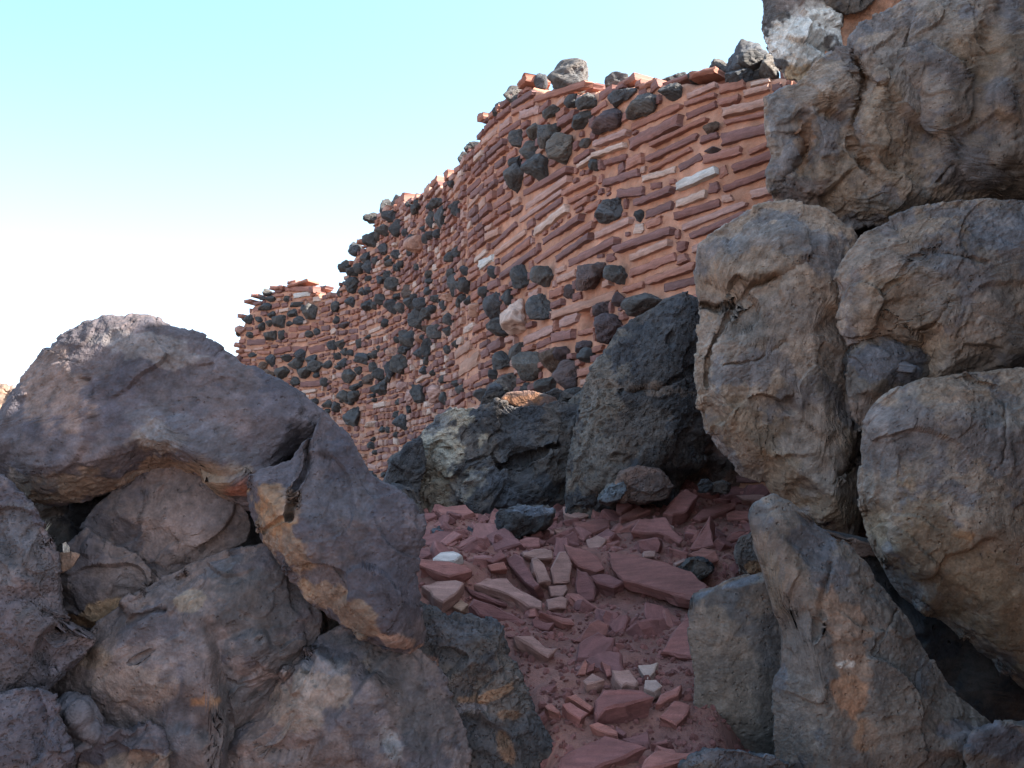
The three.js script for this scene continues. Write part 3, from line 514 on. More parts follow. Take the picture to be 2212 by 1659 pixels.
// courses fill what is left
for (const w of WALLS) {
  const near = w === WALLS[0]; let h = w.hmin;
  while (h < 6) {
    const th = near ? 0.06 + 0.04 * wr() : 0.05 + 0.045 * wr(), row = h + th / 2, wob = wr() * 9; let s = (near ? SVIS : w.s0) + 0.01 + 0.1 * wr();
    while (s < w.s1 - 0.03) {
      const hh = row + (near ? 0.025 : 0.05) * noise(s * (near ? 0.9 : 1.6), near ? wob : h * 0.8, 5), free = (q) => !cellAt(q, hh) && !cellAt(q, hh - th * 0.36) && !cellAt(q, hh + th * 0.36) && hh + th * 0.5 < wallTop(q) + 0.01;
      if (!free(s)) { s += CELL; continue; }
      const want = (near ? 0.12 + 0.34 * wr() * wr() + 0.1 * wr() : 0.07 + 0.24 * wr() * wr() + 0.06 * wr()); let e = s; while (e < s + want && e < w.s1 - 0.01 && free(e)) e += CELL;
      const len = e - s;
      if (len > 0.035) {
        const q = wr(), tone = near ? (q < 0.5 ? 'd' : q < 0.84 ? 'm' : q < 0.95 ? 'p' : q < 0.98 ? 't' : 'w') : q < 0.4 ? 'd' : q < 0.72 ? 'm' : q < 0.89 ? 'p' : q < 0.95 ? 't' : 'w', mid = (s + e) / 2;
        if (!near && len < 0.16 && len > 0.05 && wr() < 0.16) lump(mid, hh, len, th * 1.15, 'k'); else slab(mid, hh, len - 0.012, Math.max(0.026, th - 0.008 - 0.012 * wr()), tone, (wr() - 0.5) * (near ? 0.06 : 0.3));
        mark(mid, hh, len / 2 + 0.002, th / 2, false);
      }
      s = e + 0.012 + 0.012 * wr();
    }
    h += th + 0.006 + 0.008 * wr();
  }
  // thin chinking stones in the gaps that are left
  for (let k = 0; k < (near ? 5200 : 9000); k++) {
    const s = mix(near ? SVIS : w.s0, w.s1, wr()), h2 = mix(w.hmin, 5.6, wr()), a = 0.022 + 0.035 * wr(), b = 0.012 + 0.012 * wr();
    if (h2 > wallTop(s) - 0.03) continue; let ok = true;
    for (let i = -2; i <= 2 && ok; i++) for (let j = -1; j <= 1; j++) if (cellAt(s + i * a / 2, h2 + j * b)) { ok = false; break; }
    if (!ok) continue;
    slab(s, h2, a * 2, b * 2, wr() < 0.5 ? 'd' : 'm', (wr() - 0.5) * 0.3, 0.012 + 0.012 * wr()); mark(s, h2, a, b, false);
  }
}
// stones along the broken top, some standing well above the line
function cap(map, cx, cy, w, hh, tone, back = 0.05) {
  const [x, y] = map(cx, cy), c = toWall(x, y), W = w * map.k * c.d / FOC, H = hh * map.k * c.d / FOC;
  if (tone === 'm' || tone === 'd' || tone === 'p' || tone === 'w') placeStone('sandstone_slab', pick(SLABS[W / H > 3 ? 3 : W / H > 2 ? 2 : 1]), pick(SAND[tone]), c.s, c.h, W / ASPECTS[W / H > 3 ? 3 : W / H > 2 ? 2 : 1], H, 0.2, (wr() - 0.5) * 0.2, -back, Math.sqrt(W * H));
  else placeStone('lava_stone', pick(BIGLUMPS), pick(LAVA[tone]), c.s, c.h, W * 0.56, H * 0.58, Math.max(0.1, W * 0.45), (wr() - 0.5) * 0.3, -back, Math.sqrt(W * H));
}
for (const a of [[940, 210, 250, 150, 'k', 0.06], [1130, 215, 120, 90, 'k', 0.2], [1440, 200, 170, 80, 'k', 0.22], [1290, 235, 180, 50, 'm', 0.12], [1420, 255, 150, 40, 'm', 0.1], [1740, 125, 110, 90, 'k', 0.16], [1650, 190, 110, 60, 'k', 0.12], [1930, 95, 250, 230, 'k', 0.14], [1985, 115, 120, 100, 'k', 0.04], [2085, 150, 110, 120, 'g', 0.05], [1910, 215, 190, 85, 'k', 0.02], [1740, 200, 180, 40, 'm', 0.06], [740, 240, 120, 50, 'm', 0.06], [645, 315, 90, 95, 'k', 0.05], [575, 385, 65, 100, 'k', 0.05], [510, 440, 90, 50, 'm', 0.05], [415, 600, 60, 70, 'k', 0.05], [380, 660, 50, 60, 'k', 0.05], [310, 760, 60, 60, 'm', 0.06], [240, 800, 110, 40, 'm', 0.06], [200, 850, 140, 60, 'p', 0.06], [120, 910, 80, 50, 'k', 0.08], [30, 895, 120, 60, 'm', 0.12], [-20, 905, 90, 70, 'k', 0.1], [60, 930, 90, 30, 'm', 0.1], [-60, 940, 60, 90, 'k', 0.04]]) cap(QD, ...a);
for (const a of [[1230, 30, 130, 60, 'm', 0.15], [1300, 70, 130, 40, 'p', 0.1], [970, 365, 60, 90, 'k', 0.02], [1020, 310, 80, 30, 'm', 0.05], [905, 485, 75, 80, 'k', 0.03], [580, 605, 210, 25, 'm', 0.05], [520, 590, 80, 20, 'p', 0.1], [430, 635, 120, 30, 'm', 0.05], [335, 660, 50, 40, 'k', 0.05], [275, 690, 60, 25, 'm', 0.05], [800, 685, 60, 30, 'p', 0.06], [860, 660, 60, 70, 'k', 0.04], [235, 730, 70, 25, 'm', 0.04], [190, 835, 60, 30, 'm', 0.02], [150, 935, 70, 60, 'g', 0.04], [160, 1035, 60, 35, 'm', 0.04], [170, 1080, 60, 25, 'm', 0.04], [160, 1130, 50, 40, 'd', 0.04], [690, 650, 50, 50, 'd', 0.02]]) cap(QC, ...a);
for (let k = 0; k < 90; k++) { const s = mix(S0 + 0.1, SEND - 0.05, wr()), back = 0.08 + 0.35 * wr(), W = 0.08 + 0.2 * wr(), H = 0.04 + 0.05 * wr(), q = wr(); // loose stones lying farther back on the wall head
  if (q < 0.35) placeStone('lava_stone', pick(LUMPS), pick(LAVA.k), s, wallTop(s) - 0.02 + H * 0.4, W * 0.4, H * 0.9, W * 0.4, 0, -back, 0.03); else placeStone('sandstone_slab', pick(SLABS[2]), pick(SAND[q < 0.7 ? 'm' : 'd']), s, wallTop(s) - 0.02 + H * 0.3, W / 2.6, H, W * 0.5, (wr() - 0.5) * 0.2, -back, 0.03); }
// the 300 stones that show largest on each wall are parts of their own, the small rest is one part
for (const w of WALLS) {
  w.stones.sort((a, b) => b.seen - a.seen);
  w.stones.forEach((q, i) => { if (i < 290) { const m = new THREE.Mesh(q.geo, q.mat); m.name = q.kind; m.applyMatrix4(q.full); w.g.add(m); } });
  const rest = new Map(); w.stones.slice(290).forEach((q) => { if (!rest.has(q.mat)) rest.set(q.mat, []); rest.get(q.mat).push(q.geo.clone().applyMatrix4(q.full)); });
  if (rest.size) { // joined, one drawing group per tone
    const mats = [...rest.keys()], geos = mats.map((k) => { const l = rest.get(k).map((g) => g.index ? g.toNonIndexed() : g); return mergeGeometries(l); });
    const g = mergeGeometries(geos, true), m = new THREE.Mesh(g, mats); m.name = 'small_stones'; m.userData.kind = 'stuff'; w.g.add(m);
  }
  shade(w.g); console.log('wall stones', w.stones.length);
}

// ---------------------------------------------------------------- the boulders, left pile
const LEFT = { rough: 0.02 };
boulder('huge rounded dark boulder at left with a sunlit crown against the sky', {
  d: 3.4, n: 170, stone: 'purple', sq: 3.2, rim: 7, bulge: 0.2, back: 0.7, c: [330, 890], fk: 1.2, facet: 0.03, ff: 3.5, rough: 0.022, pit: 0.006, pf: 42, ps: 0.3,
  out: [[-70, 1000], [-60, 930], [0, 905], [50, 830], [95, 762], [130, 727], [175, 706], [230, 690], [290, 688], [345, 700], [400, 715], [440, 738], [480, 765], [515, 790], [560, 815], [620, 838], [662, 862], [692, 886], [688, 912], [672, 950], [640, 985], [625, 1040], [580, 1100], [530, 1098], [500, 1075], [455, 1045], [410, 1018], [370, 1003], [335, 1008], [290, 1030], [250, 1055], [200, 1076], [130, 1083], [75, 1076], [30, 1040]],
  tin: [[150, 780, 0.06], [300, 780, 0.1], [160, 870, 0.14], [330, 860, 0.16], [500, 880, 0.13], [620, 900, 0.08], [40, 950, 0.12], [80, 1000, 0.17], [200, 990, 0.2], [290, 945, 0.22], [345, 950, 0.24], [440, 985, 0.2], [530, 1035, 0.12], [430, 900, 0.18], [150, 1060, -0.02], [260, 1030, 0.0], [350, 990, 0.06], [470, 1040, 0.02]],
  edge: (x, y) => y > 980 ? -0.14 : -0.03,
  stainAndLight: [[300, 1035, 260, 45, OCHRE, 0.55, -0.1], [110, 1040, 90, 34, OCHRE, 0.4], [470, 1045, 80, 30, OCHRE, 0.6, 0.6], [515, 1045, 30, 28, [0.3, 0.12, 0.08], 0.9, 0.3], [330, 950, 70, 30, [0.26, 0.22, 0.2], 0.7], [420, 940, 150, 40, BLUE, 0.5, 0.3], [330, 760, 120, 30, [0.27, 0.24, 0.24], 0.6, 0.1], [130, 830, 80, 80, [0.25, 0.18, 0.16], 0.7]],
  cracks: [{ pts: [[520, 1010], [560, 1030], [640, 985]], w: 6, deep: 0.04 }],
});
boulder('long dark leaning block split from the huge left boulder by a crack', {
  d: 3.12, n: 160, stone: 'purple', sq: 3.6, rim: 13, bulge: 0.12, back: 0.5, c: [745, 1170], fk: 1.2, facet: 0.028, ff: 4, rough: 0.02, pit: 0.005, pf: 45, ps: 0.3,
  out: [[697, 892], [722, 912], [748, 948], [772, 985], [802, 1032], [852, 1068], [895, 1102], [912, 1135], [905, 1180], [893, 1232], [905, 1300], [917, 1355], [914, 1390], [888, 1410], [850, 1402], [805, 1382], [745, 1346], [692, 1308], [662, 1285], [635, 1250], [603, 1205], [570, 1160], [548, 1115], [535, 1070], [545, 1030], [600, 1015], [635, 1000], [655, 965], [678, 950]],
  tin: [[650, 1040, 0.1], [720, 1000, 0.06], [560, 1055, 0.1], [600, 1110, 0.14], [625, 1130, 0.15], [680, 1200, 0.16], [740, 1270, 0.16], [800, 1325, 0.15], [860, 1370, 0.1], [760, 1130, 0.14], [840, 1150, 0.1], [850, 1280, 0.12], [575, 1130, 0.02], [630, 1215, 0.0], [700, 1290, 0.0], [790, 1360, 0.0], [850, 1395, 0.0]],
  edge: (x, y) => (x < 700 && y > 1060) || y > 1340 ? -0.12 : -0.02,
  stainAndLight: [[620, 1170, 110, 40, OCHRE, 0.7, 0.95], [740, 1310, 110, 30, OCHRE, 0.65, 0.65], [600, 1095, 60, 35, [0.34, 0.2, 0.11], 0.7, 0.8], [860, 1385, 50, 18, PINK, 0.5, 0.3], [720, 1080, 90, 60, BLUE, 0.35]],
  cracks: [{ pts: [[680, 905], [668, 960], [662, 1010], [640, 1060], [628, 1120]], w: 7, deep: 0.06 }, { pts: [[628, 1120], [600, 1130], [570, 1150]], w: 5, deep: 0.025 }],
});
boulder('brown-grey wedge boulder tucked under the overhang of the huge boulder', {
  d: 3.42, n: 100, stone: 'brown', sq: 4, bulge: 0.1, back: 0.5, grow: 17, facet: 0.02, ff: 4, rough: 0.012, pit: 0.004, pf: 46, ps: 0.3,
  out: [[185, 1140], [215, 1105], [262, 1060], [320, 1012], [355, 1000], [420, 1018], [472, 1055], [510, 1088], [531, 1130], [520, 1166], [480, 1192], [420, 1215], [352, 1260], [330, 1238], [285, 1193], [232, 1176]],
  tin: [[340, 1050, 0.0], [420, 1090, 0.06], [350, 1130, 0.1], [300, 1120, 0.1], [260, 1120, 0.08], [480, 1140, 0.08], [400, 1190, 0.07], [350, 1215, 0.04]], edge: () => 0,
});
boulder('brown rounded block with an ochre lower edge below the wedge boulder', {
  d: 3.38, n: 90, stone: 'brown', sq: 3.6, bulge: 0.1, back: 0.45, grow: 17, facet: 0.024, ff: 5, rough: 0.014, pit: 0.003,
  out: [[115, 1265], [119, 1225], [150, 1186], [190, 1147], [233, 1182], [288, 1200], [328, 1243], [349, 1264], [310, 1292], [260, 1322], [200, 1368], [168, 1348], [125, 1312]],
  tin: [[200, 1220, 0.08], [270, 1240, 0.06], [160, 1270, 0.08], [220, 1290, 0.07], [200, 1340, -0.02]], edge: (x, y) => y > 1310 ? -0.1 : 0,
  stainAndLight: [[225, 1315, 70, 22, [0.4, 0.27, 0.17], 0.9, -0.45], [170, 1338, 50, 14, RUST, 0.8, 0.5], [270, 1260, 40, 40, BLUE, 0.3]], cracks: [{ pts: [[325, 1205], [330, 1260], [300, 1290]], w: 5, deep: 0.02 }],
});
boulder('broad grey boulder with a sharp vertical ridge in the lower left pile', {
  d: 3.26, n: 170, stone: 'brown', sq: 4, tk: 0.85, bulge: 0.08, back: 0.6, c: [430, 1410], grow: 17, facet: 0.025, ff: 4, rough: 0.016, pit: 0.003,
  out: [[118, 1490], [135, 1442], [190, 1392], [260, 1324], [352, 1265], [450, 1218], [540, 1192], [582, 1180], [622, 1230], [655, 1288], [681, 1330], [676, 1372], [640, 1432], [592, 1492], [560, 1530], [512, 1590], [500, 1640], [500, 1900], [250, 1900], [240, 1640], [220, 1600], [160, 1560]],
  tin: [[360, 1275, 0.05], [400, 1290, 0.1], [430, 1340, 0.15], [446, 1400, 0.18], [447, 1470, 0.2], [462, 1530, 0.19], [475, 1590, 0.17], [468, 1650, 0.15], [466, 1390, 0.08], [480, 1460, 0.06], [495, 1540, 0.03], [300, 1350, 0.12], [240, 1420, 0.12], [340, 1480, 0.16], [190, 1480, 0.06], [400, 1600, 0.14], [550, 1260, 0.05], [560, 1350, 0.06], [600, 1420, 0.04], [540, 1480, 0.03], [500, 1570, -0.02], [560, 1380, 0.12], [540, 1420, 0.1], [430, 1545, 0.12], [440, 1570, 0.1], [280, 1310, 0.06]], edge: (x, y) => x > 500 ? -0.05 : -0.02, soft: 5,
  stainAndLight: [[560, 1330, 120, 130, DARK, 0.75], [500, 1530, 40, 110, DARK, 0.7], [440, 1510, 26, 8, RUST, 0.8], [420, 1300, 30, 30, [0.36, 0.27, 0.2], 0.7], [470, 1230, 60, 16, BLUE, 0.6, -0.3], [260, 1470, 90, 60, [0.3, 0.22, 0.18], 0.5], [215, 1425, 40, 26, OCHRE, 0.5, -0.5], [385, 1590, 30, 40, BLUE, 0.6]],  // DARK patches paint shade on the right face and in the cavity
  cracks: [{ pts: [[285, 1345], [330, 1325], [362, 1322]], w: 9, deep: 0.03 }, { pts: [[290, 1430], [330, 1405]], w: 5, deep: 0.02 }],
});
boulder('small blue-grey knobbed stone at the bottom left edge of the picture', {
  d: 3.15, n: 80, stone: 'purple', sq: 3.2, bulge: 0.12, back: 0.4, facet: 0.035, ff: 6, rough: 0.02,
  out: [[122, 1525], [150, 1508], [190, 1512], [208, 1540], [225, 1572], [262, 1582], [318, 1562], [346, 1590], [356, 1640], [350, 1760], [140, 1760], [120, 1600]],
  tin: [[170, 1550, 0.12], [190, 1590, 0.1], [230, 1600, 0.02], [280, 1625, 0.12], [330, 1620, 0.06], [170, 1640, 0.1], [260, 1655, 0.02], [200, 1655, 0.02]],
  stainAndLight: [[160, 1560, 60, 60, BLUE, 0.4], [290, 1650, 90, 22, [0.27, 0.2, 0.16], 0.8, -0.15]],
});
boulder('dark pitted boulder filling the left edge below the huge boulder', {
  d: 3.12, n: 120, stone: 'purple', sq: 3, bulge: 0.16, back: 0.5, grow: 17, facet: 0.03, ff: 4, rough: 0.022, pit: 0.008, pf: 32, ps: 0.3, mat: 'lava', c: [0, 1280],
  out: [[-150, 1060], [-60, 1042], [0, 1050], [50, 1090], [92, 1150], [113, 1212], [114, 1290], [130, 1342], [186, 1370], [150, 1422], [100, 1472], [60, 1500], [0, 1512], [-150, 1512]],
  tin: [[0, 1150, 0.06], [60, 1200, 0.1], [50, 1330, 0.12], [0, 1300, 0.12], [120, 1400, 0.04], [40, 1440, 0.08]], edge: (x) => x > 100 ? -0.08 : 0, stainAndLight: [[40, 1200, 70, 90, DARK, 0.5]],
});
boulder('dark purple boulder in the bottom left corner', {
  d: 2.98, n: 80, stone: 'purple', sq: 3.4, bulge: 0.12, back: 0.4, grow: 17, facet: 0.03, ff: 5, rough: 0.02, pit: 0.005, mat: 'lava', c: [30, 1620],
  out: [[-150, 1514], [0, 1516], [62, 1504], [112, 1512], [118, 1560], [134, 1640], [140, 1780], [-150, 1780]], tin: [[40, 1560, 0.08], [70, 1620, 0.1], [0, 1640, 0.1]],
});
boulder('large brown boulder with a pointed shoulder at the bottom left of the passage', {
  d: 3.27, n: 160, stone: 'brown', sq: 3.6, tk: 0.8, bulge: 0.1, back: 0.5, c: [720, 1570], grow: 17, facet: 0.024, ff: 4, rough: 0.018, pit: 0.004,
  out: [[440, 1700], [476, 1625], [520, 1575], [600, 1492], [645, 1440], [690, 1398], [740, 1366], [810, 1370], [880, 1400], [920, 1430], [960, 1500], [985, 1560], [1000, 1640], [1010, 1950], [440, 1950]],
  tin: [[640, 1460, 0.08], [685, 1415, 0.1], [735, 1458, 0.16], [800, 1492, 0.17], [824, 1540, 0.17], [864, 1600, 0.16], [890, 1680, 0.15], [650, 1520, 0.16], [600, 1600, 0.15], [720, 1600, 0.2], [560, 1640, 0.1], [530, 1600, 0.06], [770, 1420, 0.05], [850, 1480, 0.05], [900, 1560, 0.05], [930, 1640, 0.06]], edge: () => -0.04, soft: 6,
  stainAndLight: [[880, 1520, 60, 130, DARK, 0.6, -0.5], [670, 1520, 100, 60, [0.31, 0.235, 0.19], 0.7, -0.7], [700, 1440, 50, 20, BLUE, 0.6, 0.2], [830, 1590, 20, 60, [0.27, 0.25, 0.25], 0.7, -0.5], [760, 1390, 70, 22, DARK, 0.6, 0.3]],  // lit left face and shaded right face painted in with light and DARK patches
});
boulder('black honeycombed lava rock with orange spots beside the red rubble', {
  d: 3.45, n: 170, stone: 'black', sq: 2.8, rim: 5, bulge: 0.14, back: 0.45, mat: 'lava', c: [1010, 1520], fk: 1, facet: 0.045, ff: 6, rough: 0.035, pit: 0.02, pf: 18, ps: 0.35,
  out: [[850, 1420], [892, 1310], [930, 1318], [1000, 1338], [1062, 1345], [1085, 1362], [1092, 1402], [1112, 1452], [1132, 1492], [1162, 1552], [1198, 1622], [1212, 1680], [1220, 1800], [850, 1800]],
  tin: [[950, 1360, 0.06], [1050, 1380, 0.08], [1000, 1430, 0.12], [1080, 1440, 0.08], [1020, 1490, 0.02], [1100, 1510, 0.06], [950, 1500, 0.14], [1060, 1560, 0.03], [1130, 1580, 0.04], [980, 1590, 0.12], [900, 1560, 0.12], [1050, 1640, 0.1], [1150, 1650, 0.02], [900, 1640, 0.14]],
  stainAndLight: [[1065, 1495, 40, 12, RUST, 0.5, -0.3], [1015, 1510, 26, 8, RUST, 0.45], [1100, 1540, 22, 12, RUST, 0.45], [1085, 1600, 14, 34, RUST, 0.5, -0.4], [940, 1560, 22, 10, [0.4, 0.38, 0.4], 0.7], [1015, 1525, 30, 9, [0.34, 0.3, 0.32], 0.6], [915, 1435, 24, 16, [0.34, 0.16, 0.11], 0.8], [970, 1370, 50, 26, BLUE, 0.5]],
});
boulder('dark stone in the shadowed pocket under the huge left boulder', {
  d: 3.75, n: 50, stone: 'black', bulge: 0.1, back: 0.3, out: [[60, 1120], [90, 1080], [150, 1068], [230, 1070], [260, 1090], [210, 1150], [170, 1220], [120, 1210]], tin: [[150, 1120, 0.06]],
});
boulder('thin red stone lodged under the left end of the huge boulder', { name: 'sandstone_slab', cat: 'stone slab', d: 3.55, n: 40, stone: 'red', bulge: 0.04, back: 0.2, facet: 0.01, rough: 0.008, out: [[30, 1058], [60, 1075], [100, 1088], [122, 1094], [90, 1102], [50, 1092], [28, 1075]] });
boulder('thin reddish stone chock jammed below the long leaning block', { name: 'sandstone_slab', cat: 'stone slab', d: 3.4, n: 40, stone: 'red', bulge: 0.05, back: 0.2, facet: 0.012, rough: 0.01, out: [[676, 1305], [715, 1312], [748, 1350], [740, 1362], [705, 1364], [684, 1340]] });
for (const [lab, pts, st] of [['tiny triangular pink sandstone chip wedged between the left boulders', [[126, 1218], [155, 1216], [172, 1220], [150, 1250], [134, 1258]], 'pale'], ['tiny white upright chip above the pink chip in the left pocket', [[134, 1196], [142, 1192], [150, 1205], [150, 1217], [136, 1216]], 'pale']])
  boulder(lab, { name: 'sandstone_chip', cat: 'stone', d: 3.3, n: 20, stone: st, bulge: 0.02, back: 0.06, facet: 0.004, rough: 0.004, sq: 4, out: pts.map(([x, y]) => [x, y - 22]), stainAndLight: [[140, 1200, 200, 200, st === 'pale' && pts.length === 5 && pts[0][1] < 1200 ? WHITE : PINK, 1]] });

// ---------------------------------------------------------------- middle boulders at the foot of the wall
boulder('wide two-faced boulder with a pale tan left face before the wall', {
  d: 6.3, n: 150, stone: 'black', sq: 3.6, bulge: 0.12, back: 0.7, mat: 'lava', c: [1070, 1020], facet: 0.045, ff: 4, rough: 0.03, pit: 0.02, pf: 28, ps: 0.45,
  out: [[890, 1010], [900, 968], [920, 934], [950, 905], [985, 890], [1030, 886], [1075, 872], [1110, 890], [1160, 880], [1215, 872], [1255, 885], [1262, 910], [1245, 985], [1230, 1090], [1190, 1130], [1090, 1150], [1010, 1180], [950, 1175], [905, 1140], [892, 1075]],
  tin: [[940, 950, 0.1], [990, 920, 0.12], [1012, 985, 0.24], [1020, 1040, 0.26], [1015, 1100, 0.24], [930, 1080, 0.08], [1080, 930, 0.02], [1050, 900, 0.06], [1110, 960, 0.1], [1080, 1030, 0.2], [1180, 970, 0.12], [1170, 1060, 0.2], [1100, 1090, 0.26], [1040, 960, 0.1], [1130, 1000, 0.06]], soft: 6,
  stainAndLight: [[948, 1040, 76, 150, [0.46, 0.385, 0.3], 1, 0.03], [1010, 1120, 70, 50, [0.27, 0.22, 0.18], 0.7], [990, 1060, 20, 40, [0.24, 0.23, 0.26], 0.5], [1045, 1035, 35, 30, BLUE, 0.5], [940, 915, 30, 22, BLUE, 0.6]],
  cracks: [{ pts: [[1080, 1012], [1110, 1000], [1140, 990], [1205, 963]], w: 7, deep: 0.1 }, { pts: [[1015, 1000], [1060, 985], [1080, 1010]], w: 5, deep: 0.04 }, { pts: [[925, 1080], [930, 1150]], w: 4, deep: 0.05 }, { pts: [[1000, 1060], [1002, 1110]], w: 3, deep: 0.05 }],
});
boulder('tall pitted dark grey lava boulder standing in front of the wall', {
  d: 5.9, n: 210, stone: 'black', sq: 3.2, rim: 6, bulge: 0.2, back: 0.6, mat: 'lava', c: [1390, 880], fk: 1.6, facet: 0.04, ff: 3, rough: 0.024, pit: 0.024, pf: 30, ps: 0.6,
  out: [[1222, 1110], [1230, 1010], [1240, 950], [1258, 872], [1274, 800], [1308, 768], [1340, 720], [1385, 688], [1430, 655], [1480, 640], [1512, 656], [1521, 720], [1526, 800], [1536, 880], [1531, 930], [1508, 990], [1478, 1040], [1450, 1080], [1380, 1090], [1300, 1120]],
  tin: [[1330, 800, 0.08], [1345, 850, 0.16], [1345, 940, 0.2], [1400, 760, 0.1], [1450, 720, 0.1], [1450, 850, 0.16], [1440, 950, 0.22], [1280, 950, 0.06], [1290, 1040, 0.12], [1380, 1030, 0.18], [1500, 850, 0.06], [1470, 1000, 0.06]], edge: (x, y) => y > 1000 && x > 1450 ? -0.2 : -0.04,
  stainAndLight: [[1288, 910, 54, 180, [0.21, 0.17, 0.14], 0.8, 0.12], [1310, 1010, 60, 80, [0.2, 0.155, 0.13], 0.7], [1480, 960, 60, 60, DARK, 0.5], [1450, 760, 70, 70, [0.1, 0.095, 0.1], 0.6], [1400, 840, 120, 12, [0.28, 0.19, 0.14], 0.5, 0.1]],
  cracks: [{ pts: [[1345, 850], [1420, 845], [1470, 815], [1520, 790]], w: 8, deep: 0.04 }],
});
boulder('reddish rough boulder behind the tall lava boulder, partly behind the right outcrop', {
  d: 6.3, n: 80, stone: 'red', bulge: 0.14, back: 0.4, mat: 'lava', facet: 0.04, rough: 0.025, pit: 0.008, out: [[1460, 1060], [1495, 1010], [1520, 960], [1545, 920], [1590, 950], [1650, 1010], [1690, 1050], [1660, 1090], [1560, 1100]], tin: [[1560, 1000, 0.1]],
});
boulder('dark brown stone lodged under the tall lava boulder', { name: 'lava_stone', cat: 'stone', d: 5.55, n: 50, stone: 'red', bulge: 0.1, back: 0.25, facet: 0.03, mat: 'lava', out: [[1335, 1075], [1345, 1025], [1380, 1010], [1430, 1020], [1450, 1050], [1440, 1075], [1390, 1085]], stainAndLight: [[1400, 1060, 60, 40, DARK, 0.5]] });
const small = (label, d, stone, out, extra = {}) => boulder(label, { name: 'lava_stone', cat: 'stone', d, n: 46, stone, bulge: 0.09, back: 0.22, facet: 0.03, ff: 7, rough: 0.018, pit: 0.006, mat: 'lava', sq: 3, out, ...extra });
small('dark blocky stone at the wall foot, left of the flat red slab', 6.75, 'black', [[1035, 905], [1040, 868], [1060, 840], [1082, 835], [1092, 870], [1080, 900]]);
small('dark cracked stone directly under the flat red slab', 6.5, 'black', [[1070, 930], [1080, 880], [1100, 862], [1150, 885], [1210, 905], [1200, 935], [1130, 960], [1085, 960]]);
small('grey stone to the right of the flat red slab', 6.7, 'black', [[1165, 880], [1170, 850], [1200, 842], [1240, 860], [1245, 895], [1200, 905]]);
small('brown stone between the flat red slab and the tall lava boulder', 6.65, 'grey', [[1225, 900], [1232, 868], [1262, 845], [1290, 850], [1285, 890], [1255, 915]]);
small('upright dark stone above the left end of the flat red slab', 6.95, 'grey', [[1060, 868], [1066, 830], [1085, 822], [1098, 845], [1094, 868]]);
boulder('flat orange-red sandstone slab balanced on dark stones at the wall foot', { name: 'sandstone_slab', cat: 'stone slab', d: 6.3, n: 60, stone: 'red', sq: 5, bulge: 0.05, back: 0.14, facet: 0.012, rough: 0.01, out: [[1088, 862], [1098, 850], [1140, 848], [1196, 858], [1202, 868], [1166, 880], [1130, 878], [1100, 870]], stainAndLight: [[1120, 862, 50, 14, [0.46, 0.22, 0.12], 0.9]] });
small('dark angular stone behind the long leaning block, below the wall', 6.0, 'black', [[830, 1050], [850, 1000], [880, 960], [905, 950], [915, 1000], [900, 1070], [870, 1100]]);
small('black stone low between the leaning block and the two-faced boulder', 5.8, 'black', [[820, 1090], [850, 1050], [890, 1060], [915, 1110], [900, 1160], [840, 1160]]);
small('bluish low stone at the left foot of the two-faced boulder', 5.5, 'black', [[905, 1165], [920, 1150], [955, 1142], [985, 1152], [1000, 1172], [960, 1190], [915, 1188]], { stainAndLight: [[950, 1160, 60, 40, BLUE, 0.8]] });
small('small dark stone between the two-faced boulder and the square black block', 5.6, 'black', [[1005, 1160], [1030, 1138], [1060, 1142], [1075, 1160], [1045, 1180]], { stainAndLight: [[1035, 1150, 50, 30, BLUE, 0.6]] });
small('square black block on the crest of the red rubble', 5.3, 'black', [[1074, 1112], [1085, 1102], [1110, 1098], [1165, 1100], [1190, 1106], [1185, 1130], [1125, 1160], [1086, 1168], [1076, 1140]], { sq: 5, tin: [[1100, 1118, 0.04], [1120, 1120, 0.04], [1100, 1140, 0.08]], bulge: 0.05, stainAndLight: [[1140, 1104, 60, 9, [0.2, 0.22, 0.27], 0.8]] });
small('blue-grey pointed stone at the foot of the tall lava boulder', 5.45, 'grey', [[1295, 1080], [1320, 1052], [1345, 1043], [1354, 1060], [1340, 1076], [1312, 1084]], { sq: 4, bulge: 0.05, stainAndLight: [[1325, 1065, 60, 30, [0.2, 0.22, 0.25], 0.9]] });
small('round dark stone on the rubble crest beside the upright red chip', 5.6, 'black', [[1508, 1052], [1515, 1036], [1530, 1033], [1540, 1048], [1534, 1062], [1514, 1062]]);
small('second dark stone on the rubble crest, nearer the right outcrop', 5.6, 'black', [[1540, 1062], [1542, 1045], [1560, 1040], [1576, 1046], [1576, 1062], [1558, 1066]]);
small('dark lava lump on the big tilted red slab', 4.85, 'black', [[1466, 1225], [1490, 1206], [1518, 1212], [1534, 1232], [1512, 1250], [1482, 1246]]);
small('small black lava lump in the middle of the rubble', 5.2, 'black', [[1378, 1178], [1390, 1168], [1412, 1168], [1420, 1180], [1405, 1188], [1384, 1188]]);
small('brown-grey stone beside the right standing slab, above the grey slab', 4.7, 'red', [[1590, 1185], [1602, 1165], [1630, 1150], [1655, 1190], [1665, 1240], [1630, 1250], [1598, 1236]], { stainAndLight: [[1620, 1180, 50, 60, [0.18, 0.15, 0.14], 0.7], [1635, 1225, 20, 12, RUST, 0.8]] });

